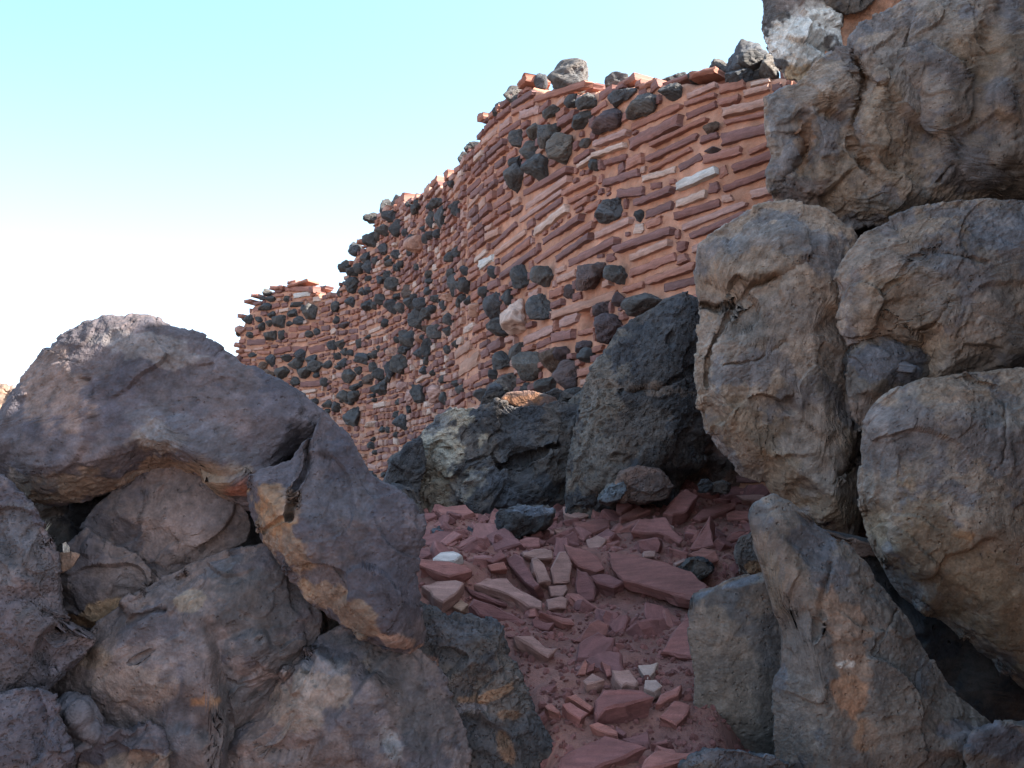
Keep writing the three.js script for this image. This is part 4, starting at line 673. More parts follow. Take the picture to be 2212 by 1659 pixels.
// ---------------------------------------------------------------- right outcrop
const RSTAIN = [0.33, 0.225, 0.145];
boulder('massive folded brown boulder at the top right of the outcrop', {
  d: 4.7, n: 220, stone: 'tan', sq: 3.4, rim: 13, bulge: 0.2, back: 0.9, c: [1970, 250], fk: 1.6, grow: 14, facet: 0.045, ff: 3, rough: 0.03, pit: 0.003,
  out: [[1668, 212], [1700, 198], [1738, 188], [1760, 160], [1781, 130], [1823, 112], [1845, 116], [1842, 98], [1866, 66], [1931, 31], [1982, 5], [2050, -25], [2180, -40], [2420, -50], [2420, 430], [2250, 436], [2162, 434], [2111, 444], [2008, 465], [1941, 480], [1890, 470], [1840, 480], [1790, 470], [1740, 455], [1694, 437], [1672, 390], [1688, 330], [1672, 280]],
  tin: [[1700, 260, 0.06], [1715, 330, 0.04], [1728, 290, -0.1], [1732, 340, -0.12], [1760, 220, 0.1], [1810, 180, 0.14], [1790, 300, 0.16], [1850, 130, 0.02], [1872, 178, 0.0], [1850, 250, 0.04], [1842, 310, 0.06], [1880, 372, 0.08], [1900, 430, 0.06], [1900, 130, 0.16], [1910, 200, 0.22], [1880, 260, 0.2], [1890, 320, 0.24], [1930, 300, 0.24], [1930, 380, 0.18], [1950, 110, 0.06], [1952, 165, 0.08], [1985, 225, 0.07], [1988, 280, 0.08], [1972, 350, 0.1], [2010, 130, 0.2], [2030, 250, 0.24], [2050, 350, 0.22], [2000, 420, 0.12], [2080, 120, 0.18], [2100, 60, 0.16], [2150, 200, 0.28], [2180, 320, 0.26], [2120, 390, 0.14], [1720, 400, 0.0], [1780, 420, 0.02], [2090, 250, 0.16], [2110, 140, 0.12]], soft: 8, edge: (x, y) => y > 400 ? -0.12 : -0.03,
  stainAndLight: [[1915, 290, 50, 90, RSTAIN, 0.6, -0.15], [1975, 300, 22, 70, OCHRE, 0.7], [1790, 390, 70, 60, RSTAIN, 0.5], [1740, 415, 60, 30, [0.2, 0.13, 0.11], 0.7], [1735, 320, 14, 50, RUST, 0.6], [2120, 110, 70, 60, RSTAIN, 0.6], [2090, 240, 50, 60, RSTAIN, 0.5], [1930, 60, 60, 30, BLUE, 0.5], [1690, 250, 26, 60, [0.2, 0.2, 0.21], 0.6], [1950, 430, 90, 26, [0.19, 0.18, 0.17], 0.6]],
  cracks: [{ pts: [[1725, 280], [1735, 320], [1712, 370], [1702, 382]], w: 9, deep: 0.1 }, { pts: [[1845, 118], [1874, 175], [1850, 255], [1846, 318], [1885, 375]], w: 7, deep: 0.04 }, { pts: [[1968, 60], [1952, 120], [1950, 165]], w: 5, deep: 0.03 }, { pts: [[2025, 385], [2050, 350]], w: 6, deep: 0.03 }],
});
boulder('grey-tan boulder with an overhanging left flank in the middle of the outcrop', {
  d: 4.45, n: 210, stone: 'tan', sq: 3.4, rim: 13, bulge: 0.2, back: 0.8, c: [1690, 800], fk: 1.6, grow: 14, facet: 0.035, ff: 3.5, rough: 0.024, pit: 0.003,
  out: [[1521, 548], [1545, 520], [1607, 479], [1663, 459], [1725, 454], [1781, 468], [1833, 504], [1847, 545], [1826, 592], [1810, 640], [1820, 700], [1836, 756], [1838, 850], [1856, 930], [1866, 1036], [1868, 1070], [1856, 1120], [1838, 1166], [1778, 1148], [1706, 1090], [1676, 1066], [1655, 1036], [1604, 1005], [1561, 959], [1535, 903], [1522, 849], [1517, 771], [1524, 664], [1517, 607]],
  tin: [[1560, 570, 0.08], [1620, 530, 0.1], [1700, 520, 0.12], [1780, 530, 0.08], [1600, 610, 0.16], [1640, 600, 0.16], [1590, 645, 0.06], [1640, 640, 0.08], [1720, 600, 0.14], [1790, 610, 0.12], [1800, 650, 0.1], [1660, 700, 0.16], [1750, 720, 0.16], [1580, 760, 0.14], [1560, 850, 0.16], [1660, 830, 0.2], [1760, 820, 0.18], [1590, 900, 0.18], [1640, 960, 0.14], [1690, 980, 0.2], [1720, 920, 0.14], [1780, 930, 0.2], [1830, 930, 0.12], [1740, 1020, 0.18], [1800, 1060, 0.2], [1830, 1120, 0.06], [1770, 1120, 0.04], [1690, 1050, 0.06], [1820, 1010, 0.06], [1800, 1000, 0.16]], soft: 7, edge: (x, y) => y > 900 ? -0.16 : -0.05,
  stainAndLight: [[1610, 910, 70, 60, OCHRE, 0.75, 0.4], [1690, 1030, 50, 60, [0.38, 0.26, 0.17], 0.7], [1640, 600, 60, 22, OCHRE, 0.5, -0.3], [1690, 520, 120, 40, [0.2, 0.21, 0.23], 0.55], [1800, 1100, 60, 40, RSTAIN, 0.6], [1545, 680, 26, 24, OCHRE, 0.6], [1830, 990, 20, 60, OCHRE, 0.5], [1600, 700, 70, 50, [0.22, 0.21, 0.2], 0.5]],
  cracks: [{ pts: [[1519, 662], [1560, 672], [1592, 663], [1622, 628], [1690, 602], [1735, 575]], w: 8, deep: 0.06 }, { pts: [[1590, 665], [1560, 720], [1535, 770], [1528, 830]], w: 6, deep: 0.05 }, { pts: [[1655, 985], [1645, 900]], w: 4, deep: 0.02 }, { pts: [[1800, 1020], [1850, 985], [1862, 950]], w: 9, deep: 0.06 }, { pts: [[1570, 790], [1640, 780], [1700, 740]], w: 4, deep: 0.02 }],
});
boulder('broad grey-tan upper boulder at the right edge of the outcrop', {
  d: 4.2, n: 170, stone: 'tan', sq: 3.6, rim: 13, bulge: 0.16, back: 0.8, c: [2080, 640], fk: 1.6, grow: 14, facet: 0.035, ff: 3.5, rough: 0.024, pit: 0.005, pf: 40, ps: 0.3,
  out: [[1821, 602], [1840, 560], [1874, 518], [1931, 486], [1987, 466], [2059, 455], [2137, 446], [2420, 436], [2420, 790], [2212, 806], [2100, 814], [2016, 829], [1999, 802], [2008, 775], [1990, 736], [1930, 723], [1870, 728], [1846, 742], [1830, 700], [1833, 650]],
  tin: [[1870, 580, 0.08], [1940, 530, 0.1], [2050, 510, 0.12], [1880, 660, 0.1], [1960, 600, 0.16], [1980, 640, 0.12], [2060, 600, 0.16], [1960, 700, 0.12], [2050, 700, 0.18], [2150, 640, 0.2], [2120, 560, 0.16], [2180, 740, 0.16], [2060, 780, 0.12], [2020, 740, 0.04]], edge: (x, y) => y > 700 ? -0.06 : -0.05, soft: 7,
  stainAndLight: [[1960, 680, 110, 70, RSTAIN, 0.45], [1950, 605, 70, 10, OCHRE, 0.6, -0.4], [2150, 510, 90, 40, [0.2, 0.21, 0.24], 0.6], [2000, 560, 90, 26, [0.21, 0.21, 0.22], 0.5]],
  cracks: [{ pts: [[1900, 640], [1950, 605], [1975, 560], [2010, 555]], w: 5, deep: 0.025 }, { pts: [[1920, 680], [1985, 710], [2020, 700], [2055, 650]], w: 5, deep: 0.03 }, { pts: [[2000, 545], [2090, 560], [2130, 570]], w: 5, deep: 0.02 }],
});
boulder('small bluish wedge stone clamped between the right-hand boulders', {
  d: 4.15, n: 90, stone: 'grey', sq: 3.6, bulge: 0.08, back: 0.5, grow: 14, facet: 0.03, ff: 6, rough: 0.016, c: [1915, 800],
  out: [[1838, 768], [1850, 745], [1872, 732], [1930, 727], [1988, 740], [2004, 776], [1996, 806], [1968, 832], [1936, 856], [1892, 896], [1858, 928], [1840, 850]],
  tin: [[1880, 770, 0.06], [1950, 770, 0.08], [1930, 810, 0.1], [1880, 850, 0.08], [1900, 830, 0.09]], edge: () => -0.05, stainAndLight: [[1920, 780, 90, 46, [0.17, 0.165, 0.19], 0.85], [1880, 880, 40, 40, PINK, 0.45]],
});
boulder('huge smooth pitted boulder overhanging at the right edge, ochre underneath', {
  d: 3.9, n: 210, stone: 'tan', sq: 3.2, rim: 13, bulge: 0.22, back: 0.8, c: [2130, 1080], fk: 1.6, grow: 14, facet: 0.025, ff: 3, rough: 0.018, pit: 0.006, pf: 38, ps: 0.3,
  out: [[2016, 834], [2100, 820], [2212, 812], [2420, 800], [2420, 1600], [2300, 1520], [2212, 1466], [2115, 1394], [2039, 1328], [1962, 1272], [1934, 1236], [1906, 1190], [1885, 1138], [1871, 1066], [1872, 1036], [1876, 940], [1895, 900], [1938, 858], [1975, 838]],
  tin: [[1930, 920, 0.1], [1950, 1000, 0.16], [2050, 900, 0.16], [2080, 1000, 0.22], [2180, 950, 0.2], [2000, 1090, 0.24], [2100, 1120, 0.28], [1930, 1090, 0.14], [2200, 1150, 0.28], [1960, 1180, 0.16], [2050, 1230, 0.2], [2150, 1300, 0.18], [2020, 1290, 0.02], [2120, 1370, 0.0], [1920, 1190, 0.06], [2200, 1420, 0.02]], edge: (x, y) => y > 1100 && x < 2300 ? -0.16 : -0.05,
  stainAndLight: [[2100, 1245, 230, 90, [0.34, 0.235, 0.15], 0.75, 0.6], [2230, 1370, 160, 60, [0.33, 0.22, 0.135], 0.7, 0.65], [2090, 1150, 26, 9, RUST, 0.8], [2070, 860, 140, 16, RUST, 0.4, -0.1], [2200, 900, 70, 50, [0.2, 0.195, 0.19], 0.5]],
  cracks: [{ pts: [[2085, 812], [2110, 835], [2150, 845]], w: 4, deep: 0.02 }, { pts: [[2170, 880], [2165, 1010]], w: 3, deep: 0.015 }],
});
boulder('tall slanting slab with a rusty streak at the bottom right', {
  d: 3.35, n: 220, stone: 'grey', tk: 0.5, sq: 4.2, bulge: 0.07, back: 0.4, c: [1830, 1560], fk: 1.0, facet: 0.03, ff: 4, rough: 0.016,
  out: [[1626, 1120], [1638, 1098], [1671, 1076], [1706, 1092], [1783, 1152], [1834, 1190], [1880, 1235], [1915, 1285], [1938, 1320], [1970, 1370], [2003, 1426], [2059, 1503], [2110, 1545], [2150, 1580], [2175, 1680], [2180, 2000], [1684, 2000], [1678, 1552], [1678, 1472], [1692, 1448], [1692, 1374], [1672, 1302], [1656, 1246], [1633, 1180]],
  tin: [[1648, 1130, 0.05], [1671, 1140, 0.12], [1706, 1232, 0.16], [1747, 1298, 0.2], [1758, 1394, 0.24], [1778, 1480, 0.26], [1790, 1555, 0.27], [1800, 1640, 0.28], [1720, 1140, 0.06], [1800, 1200, 0.06], [1850, 1300, 0.1], [1900, 1330, 0.08], [1840, 1420, 0.2], [1950, 1440, 0.14], [1900, 1520, 0.24], [2000, 1520, 0.16], [2060, 1560, 0.14], [1990, 1620, 0.26], [2150, 1620, 0.2], [1770, 1240, 0.12]], edge: (x, y) => x < 1720 ? 0 : -0.06, soft: 8,
  stainAndLight: [[1740, 1180, 70, 55, [0.13, 0.135, 0.16], 0.85, 0.6], [1800, 1250, 80, 40, [0.14, 0.14, 0.16], 0.7, 0.7], [1830, 1380, 46, 120, [0.36, 0.23, 0.16], 0.75, -0.25], [1840, 1510, 34, 60, [0.4, 0.21, 0.12], 0.8, -0.2], [1865, 1590, 30, 50, RUST, 0.6], [1830, 1440, 20, 10, WHITE, 0.5], [2090, 1590, 90, 30, [0.15, 0.15, 0.18], 0.6, 0.2], [1690, 1480, 20, 40, BLUE, 0.6], [1930, 1560, 80, 70, [0.25, 0.21, 0.18], 0.5], [1680, 1260, 20, 90, [0.23, 0.19, 0.15], 0.7, -0.2]],
  cracks: [{ pts: [[1795, 1228], [1780, 1290], [1778, 1340], [1762, 1385]], w: 6, deep: 0.03 }, { pts: [[1936, 1320], [1915, 1360], [1885, 1415]], w: 4, deep: 0.02 }],
});
boulder('blue-grey low rock in the bottom right corner of the picture', { d: 3.2, n: 80, stone: 'grey', bulge: 0.1, back: 0.4, facet: 0.03, ff: 5, rough: 0.016, c: [2270, 1730], out: [[2090, 1620], [2110, 1585], [2165, 1572], [2290, 1566], [2450, 1590], [2450, 1950], [2080, 1950]], stainAndLight: [[2160, 1610, 90, 36, [0.15, 0.15, 0.18], 0.7, 0.2]] });
boulder('smooth dark rock in the deep recess under the right overhang', { d: 4.1, n: 90, stone: 'black', sq: 3.4, bulge: 0.05, back: 0.4, facet: 0.015, rough: 0.01, c: [2060, 1400], out: [[1800, 1150], [1880, 1170], [1990, 1260], [2120, 1350], [2300, 1450], [2420, 1520], [2420, 1700], [2160, 1640], [2030, 1520], [1900, 1330]], tin: [[2000, 1350, 0.05], [2150, 1480, 0.08]], stainAndLight: [[2040, 1330, 120, 5, RUST, 0.5, 0.6]] });
boulder('thin reddish stone sheet wedged under the grey-tan boulder', { name: 'sandstone_slab', cat: 'stone slab', d: 3.95, n: 50, stone: 'red', bulge: 0.03, back: 0.25, facet: 0.01, rough: 0.01, out: [[1775, 1145], [1840, 1168], [1905, 1180], [1908, 1196], [1860, 1200], [1820, 1190], [1790, 1170]] });
boulder('upright smooth grey slab leaning by the path at right', {
  d: 3.6, n: 130, stone: 'grey', sq: 5, bulge: 0.04, back: 0.14, c: [1600, 1430], fk: 0.5, facet: 0.012, ff: 4, rough: 0.01, pit: 0.002,
  out: [[1497, 1283], [1552, 1269], [1599, 1249], [1650, 1236], [1720, 1230], [1740, 1400], [1730, 1640], [1676, 1632], [1604, 1614], [1553, 1589], [1518, 1553], [1502, 1516], [1506, 1450], [1494, 1384], [1492, 1332]],
  tin: [[1505, 1300, 0.02], [1600, 1268, 0.02], [1650, 1258, 0.02], [1560, 1400, 0.06], [1640, 1400, 0.07], [1560, 1540, 0.05], [1640, 1560, 0.06]], edge: (x, y) => y < 1290 ? -0.06 : -0.01, soft: 4,
  stainAndLight: [[1570, 1268, 90, 13, BLUE, 0.8, -0.3], [1600, 1420, 60, 70, [0.2, 0.17, 0.15], 0.5]],
});
boulder('dark bluish stone cut by the bottom edge of the picture', { d: 3.0, n: 70, stone: 'black', bulge: 0.1, back: 0.3, facet: 0.03, rough: 0.02, mat: 'lava', out: [[1478, 1652], [1500, 1636], [1530, 1627], [1600, 1622], [1660, 1634], [1700, 1650], [1700, 1780], [1470, 1780]], stainAndLight: [[1580, 1640, 110, 30, BLUE, 0.6]] });
boulder('pale boulder with sunlight painted on its face, on top of the wall beside the outcrop', {
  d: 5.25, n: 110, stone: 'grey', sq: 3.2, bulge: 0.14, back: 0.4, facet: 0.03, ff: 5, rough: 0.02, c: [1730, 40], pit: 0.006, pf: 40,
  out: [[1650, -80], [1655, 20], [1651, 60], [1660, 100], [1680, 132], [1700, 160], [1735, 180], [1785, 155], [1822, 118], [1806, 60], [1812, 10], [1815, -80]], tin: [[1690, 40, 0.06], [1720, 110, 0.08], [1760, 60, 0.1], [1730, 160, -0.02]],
  stainAndLight: [[1730, 88, 92, 72, WHITE, 1, -0.2], [1765, 115, 46, 50, WHITE, 1], [1725, 162, 50, 20, [0.62, 0.44, 0.28], 0.9, 0.5], [1700, 0, 60, 34, [0.26, 0.2, 0.18], 0.6]],  // WHITE patches and the yellow rim paint sunlight onto this shaded face
});
boulder('orange mortar mass between the pale boulder and the outcrop', { name: 'mortar_block', cat: 'mortar', d: 5.22, n: 60, stone: 'red', bulge: 0.06, back: 0.4, facet: 0.012, rough: 0.014, out: [[1770, -80], [1775, 60], [1790, 140], [1850, 150], [1900, 120], [1960, 40], [1960, -80]], stainAndLight: [[1860, 40, 300, 300, [0.6, 0.3, 0.185], 1]] });
boulder('round grey stone bedded in the mortar at the top edge of the picture', { d: 5.2, n: 50, stone: 'grey', bulge: 0.1, back: 0.25, out: [[1785, -60], [1792, 5], [1830, 28], [1862, 18], [1888, -10], [1880, -60]] });
boulder('pale tan stone at the top edge above the massive folded boulder', { d: 5.3, n: 40, stone: 'pale', bulge: 0.08, back: 0.25, out: [[1888, -60], [1890, 30], [1925, 45], [1990, 20], [2040, -10], [2040, -60]] });
boulder('far sunlit rock just showing at the left edge of the picture', { d: 26, n: 60, stone: 'red', bulge: 0.8, back: 1.5, facet: 0.2, ff: 1, rough: 0.15, c: [-40, 920], out: [[-160, 850], [-60, 842], [5, 838], [28, 843], [46, 852], [40, 880], [20, 910], [10, 1000], [-160, 1100]], stainAndLight: [[-20, 880, 200, 200, [0.42, 0.28, 0.2], 0.6]] });

// rock that closes the gaps behind the piles; right one enlarged to block sun
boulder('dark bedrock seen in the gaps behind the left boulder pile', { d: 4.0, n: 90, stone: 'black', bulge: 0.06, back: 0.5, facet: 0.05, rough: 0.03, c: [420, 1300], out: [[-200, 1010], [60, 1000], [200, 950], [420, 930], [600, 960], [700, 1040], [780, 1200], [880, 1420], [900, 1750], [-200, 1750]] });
boulder('dark brown rock behind the right outcrop, enlarged to close gaps and block sun', { d: 5.15, n: 110, stone: 'red', bulge: 0.5, back: 0.75, facet: 0.04, rough: 0.03, c: [1980, 700], out: [[1720, 300], [1800, 160], [2000, 40], [2500, 20], [2500, 1500], [2000, 1250], [1760, 1110], [1700, 900], [1640, 700], [1700, 450]] });

// boulders added out of view, right and above, to keep the passage in shade
boulder('added unseen boulder that keeps sun off the passage, nearest the camera', { d: 2.7, n: 60, stone: 'tan', bulge: 1.4, back: 1.5, c: [3000, 400], out: [[2470, 2000], [2440, 900], [2450, 0], [2520, -1000], [2800, -1150], [3300, -1150], [3700, -900], [3800, 2000]] });
boulder('added unseen boulder that blocks the sun, behind the nearest one', { d: 4.1, n: 60, stone: 'tan', bulge: 0.7, back: 0.8, c: [2800, 400], out: [[2330, 1500], [2300, 400], [2330, -200], [2500, -700], [2900, -820], [3300, -600], [3400, 1500]] });
boulder('added unseen boulder that blocks the sun, above the massive folded boulder', { d: 5.0, n: 60, stone: 'tan', bulge: 0.2, back: 0.5, out: [[1960, -60], [2050, -300], [2300, -420], [2650, -420], [2900, -200], [2900, 100], [2300, 60]] });

{ // a dry tuft in the left pocket
  const g = [], r = rng(31), b = at(92, 1148, 3.3);
  for (let k = 0; k < 26; k++) { const c = new THREE.ConeGeometry(0.0011, 0.028 + 0.022 * r(), 4); c.translate(0, 0.02, 0); c.rotateZ((r() - 0.5) * 1.7); c.rotateX((r() - 0.5) * 1.5); c.translate((r() - 0.5) * 0.02, 0, (r() - 0.5) * 0.02); g.push(c); }
  const m = new THREE.Mesh(mergeGeometries(g), new THREE.MeshStandardMaterial({ color: new THREE.Color().setRGB(0.5, 0.48, 0.4), roughness: 0.9 })); m.name = 'dry_tuft'; m.position.copy(b);
  tag(m, 'tiny pale dry tuft of grass in the pocket between the left boulders', 'plant', null, 'thing'); scene.add(shade(m));
}

// ---------------------------------------------------------------- red sandstone rubble on the slope
const rr = rng(909);
function slabGeometry(poly, th, rough = 1) { // irregular plate with chipped edges, its top at z = 0
  const pts = []; const n = poly.length, size = Math.max(...poly.map((p) => Math.hypot(p[0], p[1])));
  for (let i = 0; i < n; i++) { const a = poly[i], b = poly[(i + 1) % n], l = Math.hypot(b[0] - a[0], b[1] - a[1]), k = clamp(Math.round(l / 0.035), 1, 5); for (let q = 0; q < k; q++) { const t = q / k, j = q ? 0.1 * l / k * (rr() - 0.5) * rough * 2.4 : 0; pts.push(new THREE.Vector2(mix(a[0], b[0], t) - (b[1] - a[1]) / l * j, mix(a[1], b[1], t) + (b[0] - a[0]) / l * j)); } }
  const bv = Math.min(0.007, th * 0.2, size * 0.08), g0 = new THREE.ExtrudeGeometry(new THREE.Shape(pts), { depth: Math.max(0.004, th - 2 * bv), bevelEnabled: true, bevelThickness: bv, bevelSize: bv, bevelOffset: -bv, bevelSegments: 1, steps: 2 });
  g0.translate(0, 0, -th + bv); const P = g0.attributes.position, off = rr() * 90, seenAt = new Map();
  for (let k = 0; k < P.count; k++) { const x = P.getX(k), y = P.getY(k), z = P.getZ(k), s = th * 0.16 * rough, d = clamp(-z / th); P.setXYZ(k, x * (1 - 0.1 * d * rough) + s * 1.3 * noise(x * 30 + off, y * 30, z * 60) * (d > 0.15 ? 1 : 0.2), y * (1 - 0.1 * d * rough) + s * 1.3 * noise(x * 30, y * 30 + off, z * 60 + 9) * (d > 0.15 ? 1 : 0.2), z + s * 0.7 * noise(x * 9 + off, y * 9, 4) + s * 0.4 * noise(x * 40 + off, y * 40, z * 40)); }
  const uv = g0.attributes.uv; for (let k = 0; k < uv.count; k++) uv.setXY(k, uv.getX(k) + off, uv.getY(k) + off * 1.7);
  g0.clearGroups(); g0.deleteAttribute('normal'); g0.computeVertexNormals(); return g0;
}
const keySpots = [];
function rubbleSlab(label, map, poly, th, nrm, tone, lift = 0.4) {
  th *= 1.35; lift += 0.15;
  const pts = poly.map(([x, y]) => map(x, y)), cx = pts.reduce((a, p) => a + p[0], 0) / pts.length, cy = pts.reduce((a, p) => a + p[1], 0) / pts.length;
  const low = Math.max(...pts.map((p) => p[1])), hit = groundHit(cx, mix(cy, low, 0.35)), nv = V(...nrm).normalize(), rc = ray(cx, cy);
  const base = hit.clone().addScaledVector(nv, th * lift), t0 = base.clone().sub(EYE).dot(nv) / rc.dot(nv), org = EYE.clone().addScaledVector(rc, t0);
  const ux = V(1, 0, 0).addScaledVector(nv, -nv.x).normalize(), uy = nv.clone().cross(ux), loc = [];
  for (const [x, y] of pts) { const r = ray(x, y), t = org.clone().sub(EYE).dot(nv) / r.dot(nv), p = EYE.clone().addScaledVector(r, t).sub(org); loc.push([p.dot(ux), p.dot(uy)]); }
  let ar = 0; for (let i = 0, j = loc.length - 1; i < loc.length; j = i++) ar += loc[j][0] * loc[i][1] - loc[i][0] * loc[j][1]; if (ar < 0) loc.reverse();
  const m = new THREE.Mesh(slabGeometry(loc, th), RUBBLE[tone][Math.floor(rr() * RUBBLE[tone].length)]); m.name = numbered('sandstone_slab');
  m.matrix.makeBasis(ux, uy, nv).setPosition(org); m.matrix.decompose(m.position, m.quaternion, m.scale);
  tag(m, label, 'stone slab', null, 'thing'); scene.add(shade(m)); keySpots.push([org.x, org.z, Math.max(...loc.map((p) => Math.hypot(...p)))]);
}
const QE = crop(887.5, 1049.7, 0.1929), QF = crop(1228.9, 1041.1, 0.1929), QG = crop(1109.4, 1331.3, 0.19753);
const FLAT = [0, 0.86, 0.5], UP = [0, 0.42, 0.9];
rubbleSlab('white-topped lump on the left edge of the rubble, beside the leaning block', QE, [[245, 800], [330, 730], [480, 720], [580, 775], [490, 830], [400, 850], [250, 830]], 0.06, FLAT, 'W', 1.1);
rubbleSlab('long dark red slab under the white-topped lump', QE, [[90, 800], [640, 885], [690, 935], [430, 1010], [80, 900]], 0.06, [0, 0.7, 0.7], 'm', 0.6);
rubbleSlab('pale pink flat slab just left of the layered ledge', QE, [[110, 1110], [300, 1060], [500, 1035], [600, 1080], [510, 1200], [360, 1310], [240, 1240], [210, 1180]], 0.06, [0, 0.75, 0.66], 'p', 0.9);
rubbleSlab('long pale-edged slab sloping down to the right on the ledge', QE, [[700, 1105], [850, 1030], [1070, 1030], [1160, 1110], [1480, 1290], [1480, 1370], [1330, 1350], [1000, 1180], [860, 1150]], 0.06, [0.15, 0.72, 0.68], 'p', 0.8);
rubbleSlab('dark red brick-shaped stone leaning left, first of three in a row', QE, [[1060, 820], [1170, 750], [1240, 800], [1430, 1110], [1370, 1150], [1270, 1080]], 0.08, [-0.35, 0.6, 0.7], 'd', 0.7);
rubbleSlab('narrow two-toned stone, middle of the three leaning stones', QE, [[1350, 810], [1410, 795], [1500, 870], [1575, 1070], [1430, 1090]], 0.08, [0.2, 0.55, 0.8], 'p', 0.7);
rubbleSlab('tan upright stone, right one of the three leaning stones', QE, [[1660, 730], [1740, 730], [1810, 880], [1780, 1070], [1600, 1080], [1570, 920]], 0.08, [0.1, 0.45, 0.88], 'p', 0.7);
rubbleSlab('pointed dark red slab with a white-flecked right edge below the leaning stones', QE, [[1850, 920], [1960, 960], [2060, 1130], [2050, 1280], [1880, 1310], [1830, 1100]], 0.07, [-0.3, 0.35, 0.9], 'd', 0.7);
rubbleSlab('long purple-red tongue slab right of the leaning stones', QE, [[1700, 640], [1900, 690], [2100, 780], [2170, 930], [2070, 960], [1880, 890], [1760, 770]], 0.05, [0, 0.75, 0.65], 'd', 0.8);
rubbleSlab('pale round-cornered stone above the long tongue slab', QE, [[1960, 600], [2080, 550], [2200, 590], [2100, 740], [1990, 720]], 0.06, [-0.1, 0.6, 0.8], 'p', 0.8);
rubbleSlab('thick dark red slab tilted to the left near the rubble crest', QE, [[1810, 410], [2100, 360], [2230, 380], [2240, 470], [1880, 570]], 0.08, [0, 0.62, 0.78], 'd', 0.8);
rubbleSlab('white-faced stone lying against the square black block', QE, [[1220, 370], [1340, 340], [1540, 400], [1440, 440], [1340, 470]], 0.07, [0, 0.8, 0.6], 'w', 1.1);
rubbleSlab('red slab overlapping the white-faced stone on the crest', QE, [[1330, 290], [1640, 280], [1650, 340], [1550, 390], [1290, 340]], 0.06, FLAT, 'm', 1);
rubbleSlab('slab with a pale front edge on the crest before the tall boulder', QE, [[1700, 230], [1990, 200], [2030, 260], [2020, 310], [1870, 365], [1720, 310]], 0.06, [0, 0.7, 0.7], 'p', 0.9);
rubbleSlab('red wedge beside the pale-edged crest slab', QE, [[2005, 170], [2190, 220], [2170, 310], [2060, 340], [2030, 250]], 0.06, [0.1, 0.7, 0.7], 'm', 0.9);
rubbleSlab('dark triangular wedge left of the leaning stones', QE, [[840, 840], [1000, 700], [1060, 790], [920, 860]], 0.07, [-0.2, 0.6, 0.75], 'd', 0.9);
rubbleSlab('small red slab below the dark triangular wedge', QE, [[850, 890], [1040, 850], [1080, 930], [900, 950]], 0.05, UP, 'm', 0.7);
rubbleSlab('rounded tan-red stone under the square black block', QE, [[1150, 640], [1300, 560], [1440, 570], [1450, 680], [1270, 700]], 0.06, [0, 0.6, 0.8], 'm', 0.7);
rubbleSlab('tan stone bar lying across the top of the leaning stones', QE, [[1240, 730], [1400, 700], [1590, 720], [1590, 810], [1480, 820], [1260, 790]], 0.07, UP, 'p', 0.8);
rubbleSlab('thin dark layer of the ledge below the pale-edged slab', QE, [[600, 1110], [780, 1180], [1090, 1310], [1080, 1340], [900, 1290], [680, 1190]], 0.05, [0.15, 0.6, 0.78], 'd', 0.8);
rubbleSlab('broad dark sloping face at the bottom of the layered ledge', QE, [[660, 1330], [700, 1260], [1000, 1360], [1300, 1520], [1250, 1570], [950, 1490], [760, 1440]], 0.06, [0.2, 0.55, 0.8], 'd', 0.6);
rubbleSlab('flat slab jutting from the ledge above the hollow', QE, [[1440, 1420], [1800, 1480], [1840, 1545], [1690, 1530]], 0.05, [0.1, 0.7, 0.7], 'm', 0.8);
rubbleSlab('dark lump-edged slab half buried in the hollow', QE, [[1350, 1480], [1610, 1530], [1540, 1620], [1380, 1570]], 0.06, [0, 0.6, 0.8], 'd', 0.6);
rubbleSlab('small square pink stone under the tan upright stone', QE, [[1540, 1120], [1740, 1100], [1760, 1160], [1700, 1240], [1570, 1240]], 0.06, UP, 'p', 0.7);
rubbleSlab('cracked pale brick at the end of the pale-edged slab', QE, [[1510, 1270], [1700, 1230], [1760, 1260], [1740, 1370], [1540, 1390]], 0.06, UP, 'p', 0.7);
rubbleSlab('pale tan flake below the pale pink flat slab', QE, [[470, 1340], [560, 1260], [650, 1320], [560, 1390]], 0.04, FLAT, 't', 0.8);
rubbleSlab('biggest block on the rubble crest, red with a thick front edge', QF, [[1050, 340], [1170, 190], [1300, 70], [1450, 150], [1310, 330], [1160, 380]], 0.09, [0.05, 0.78, 0.62], 'm', 1);
rubbleSlab('flat-topped red stone at the foot of the tall lava boulder', QF, [[730, 150], [880, 80], [1010, 110], [990, 150], [760, 170]], 0.06, FLAT, 'm', 1.1);
rubbleSlab('pentagonal red slab below the blue-grey pointed stone', QF, [[530, 330], [530, 230], [620, 200], [720, 260], [590, 350]], 0.05, [-0.1, 0.7, 0.7], 'm', 0.9);
rubbleSlab('pale-edged red slab in front of the pentagonal slab', QF, [[560, 390], [780, 260], [920, 310], [760, 380], [580, 420]], 0.05, [0, 0.75, 0.65], 'm', 0.9);
rubbleSlab('large pinkish triangular slab in the middle of the rubble', QF, [[690, 560], [780, 420], [1080, 380], [1180, 540], [1290, 640], [1250, 690], [1000, 570]], 0.07, [0.05, 0.62, 0.78], 'm', 0.8);
rubbleSlab('long red slab pointing up right beneath the crest', QF, [[1380, 400], [1500, 290], [1880, 220], [1870, 270], [1620, 380], [1470, 430]], 0.06, [0, 0.72, 0.7], 'm', 0.9);
rubbleSlab('upright triangular red stone, like a small pyramid', QF, [[1340, 760], [1580, 370], [1630, 720]], 0.12, [-0.3, 0.35, 0.9], 'm', 0.7);
rubbleSlab('white-edged red slab touching the right standing slab', QF, [[1760, 350], [1860, 310], [2130, 330], [2060, 420], [1770, 430]], 0.06, [0, 0.6, 0.8], 'm', 1);
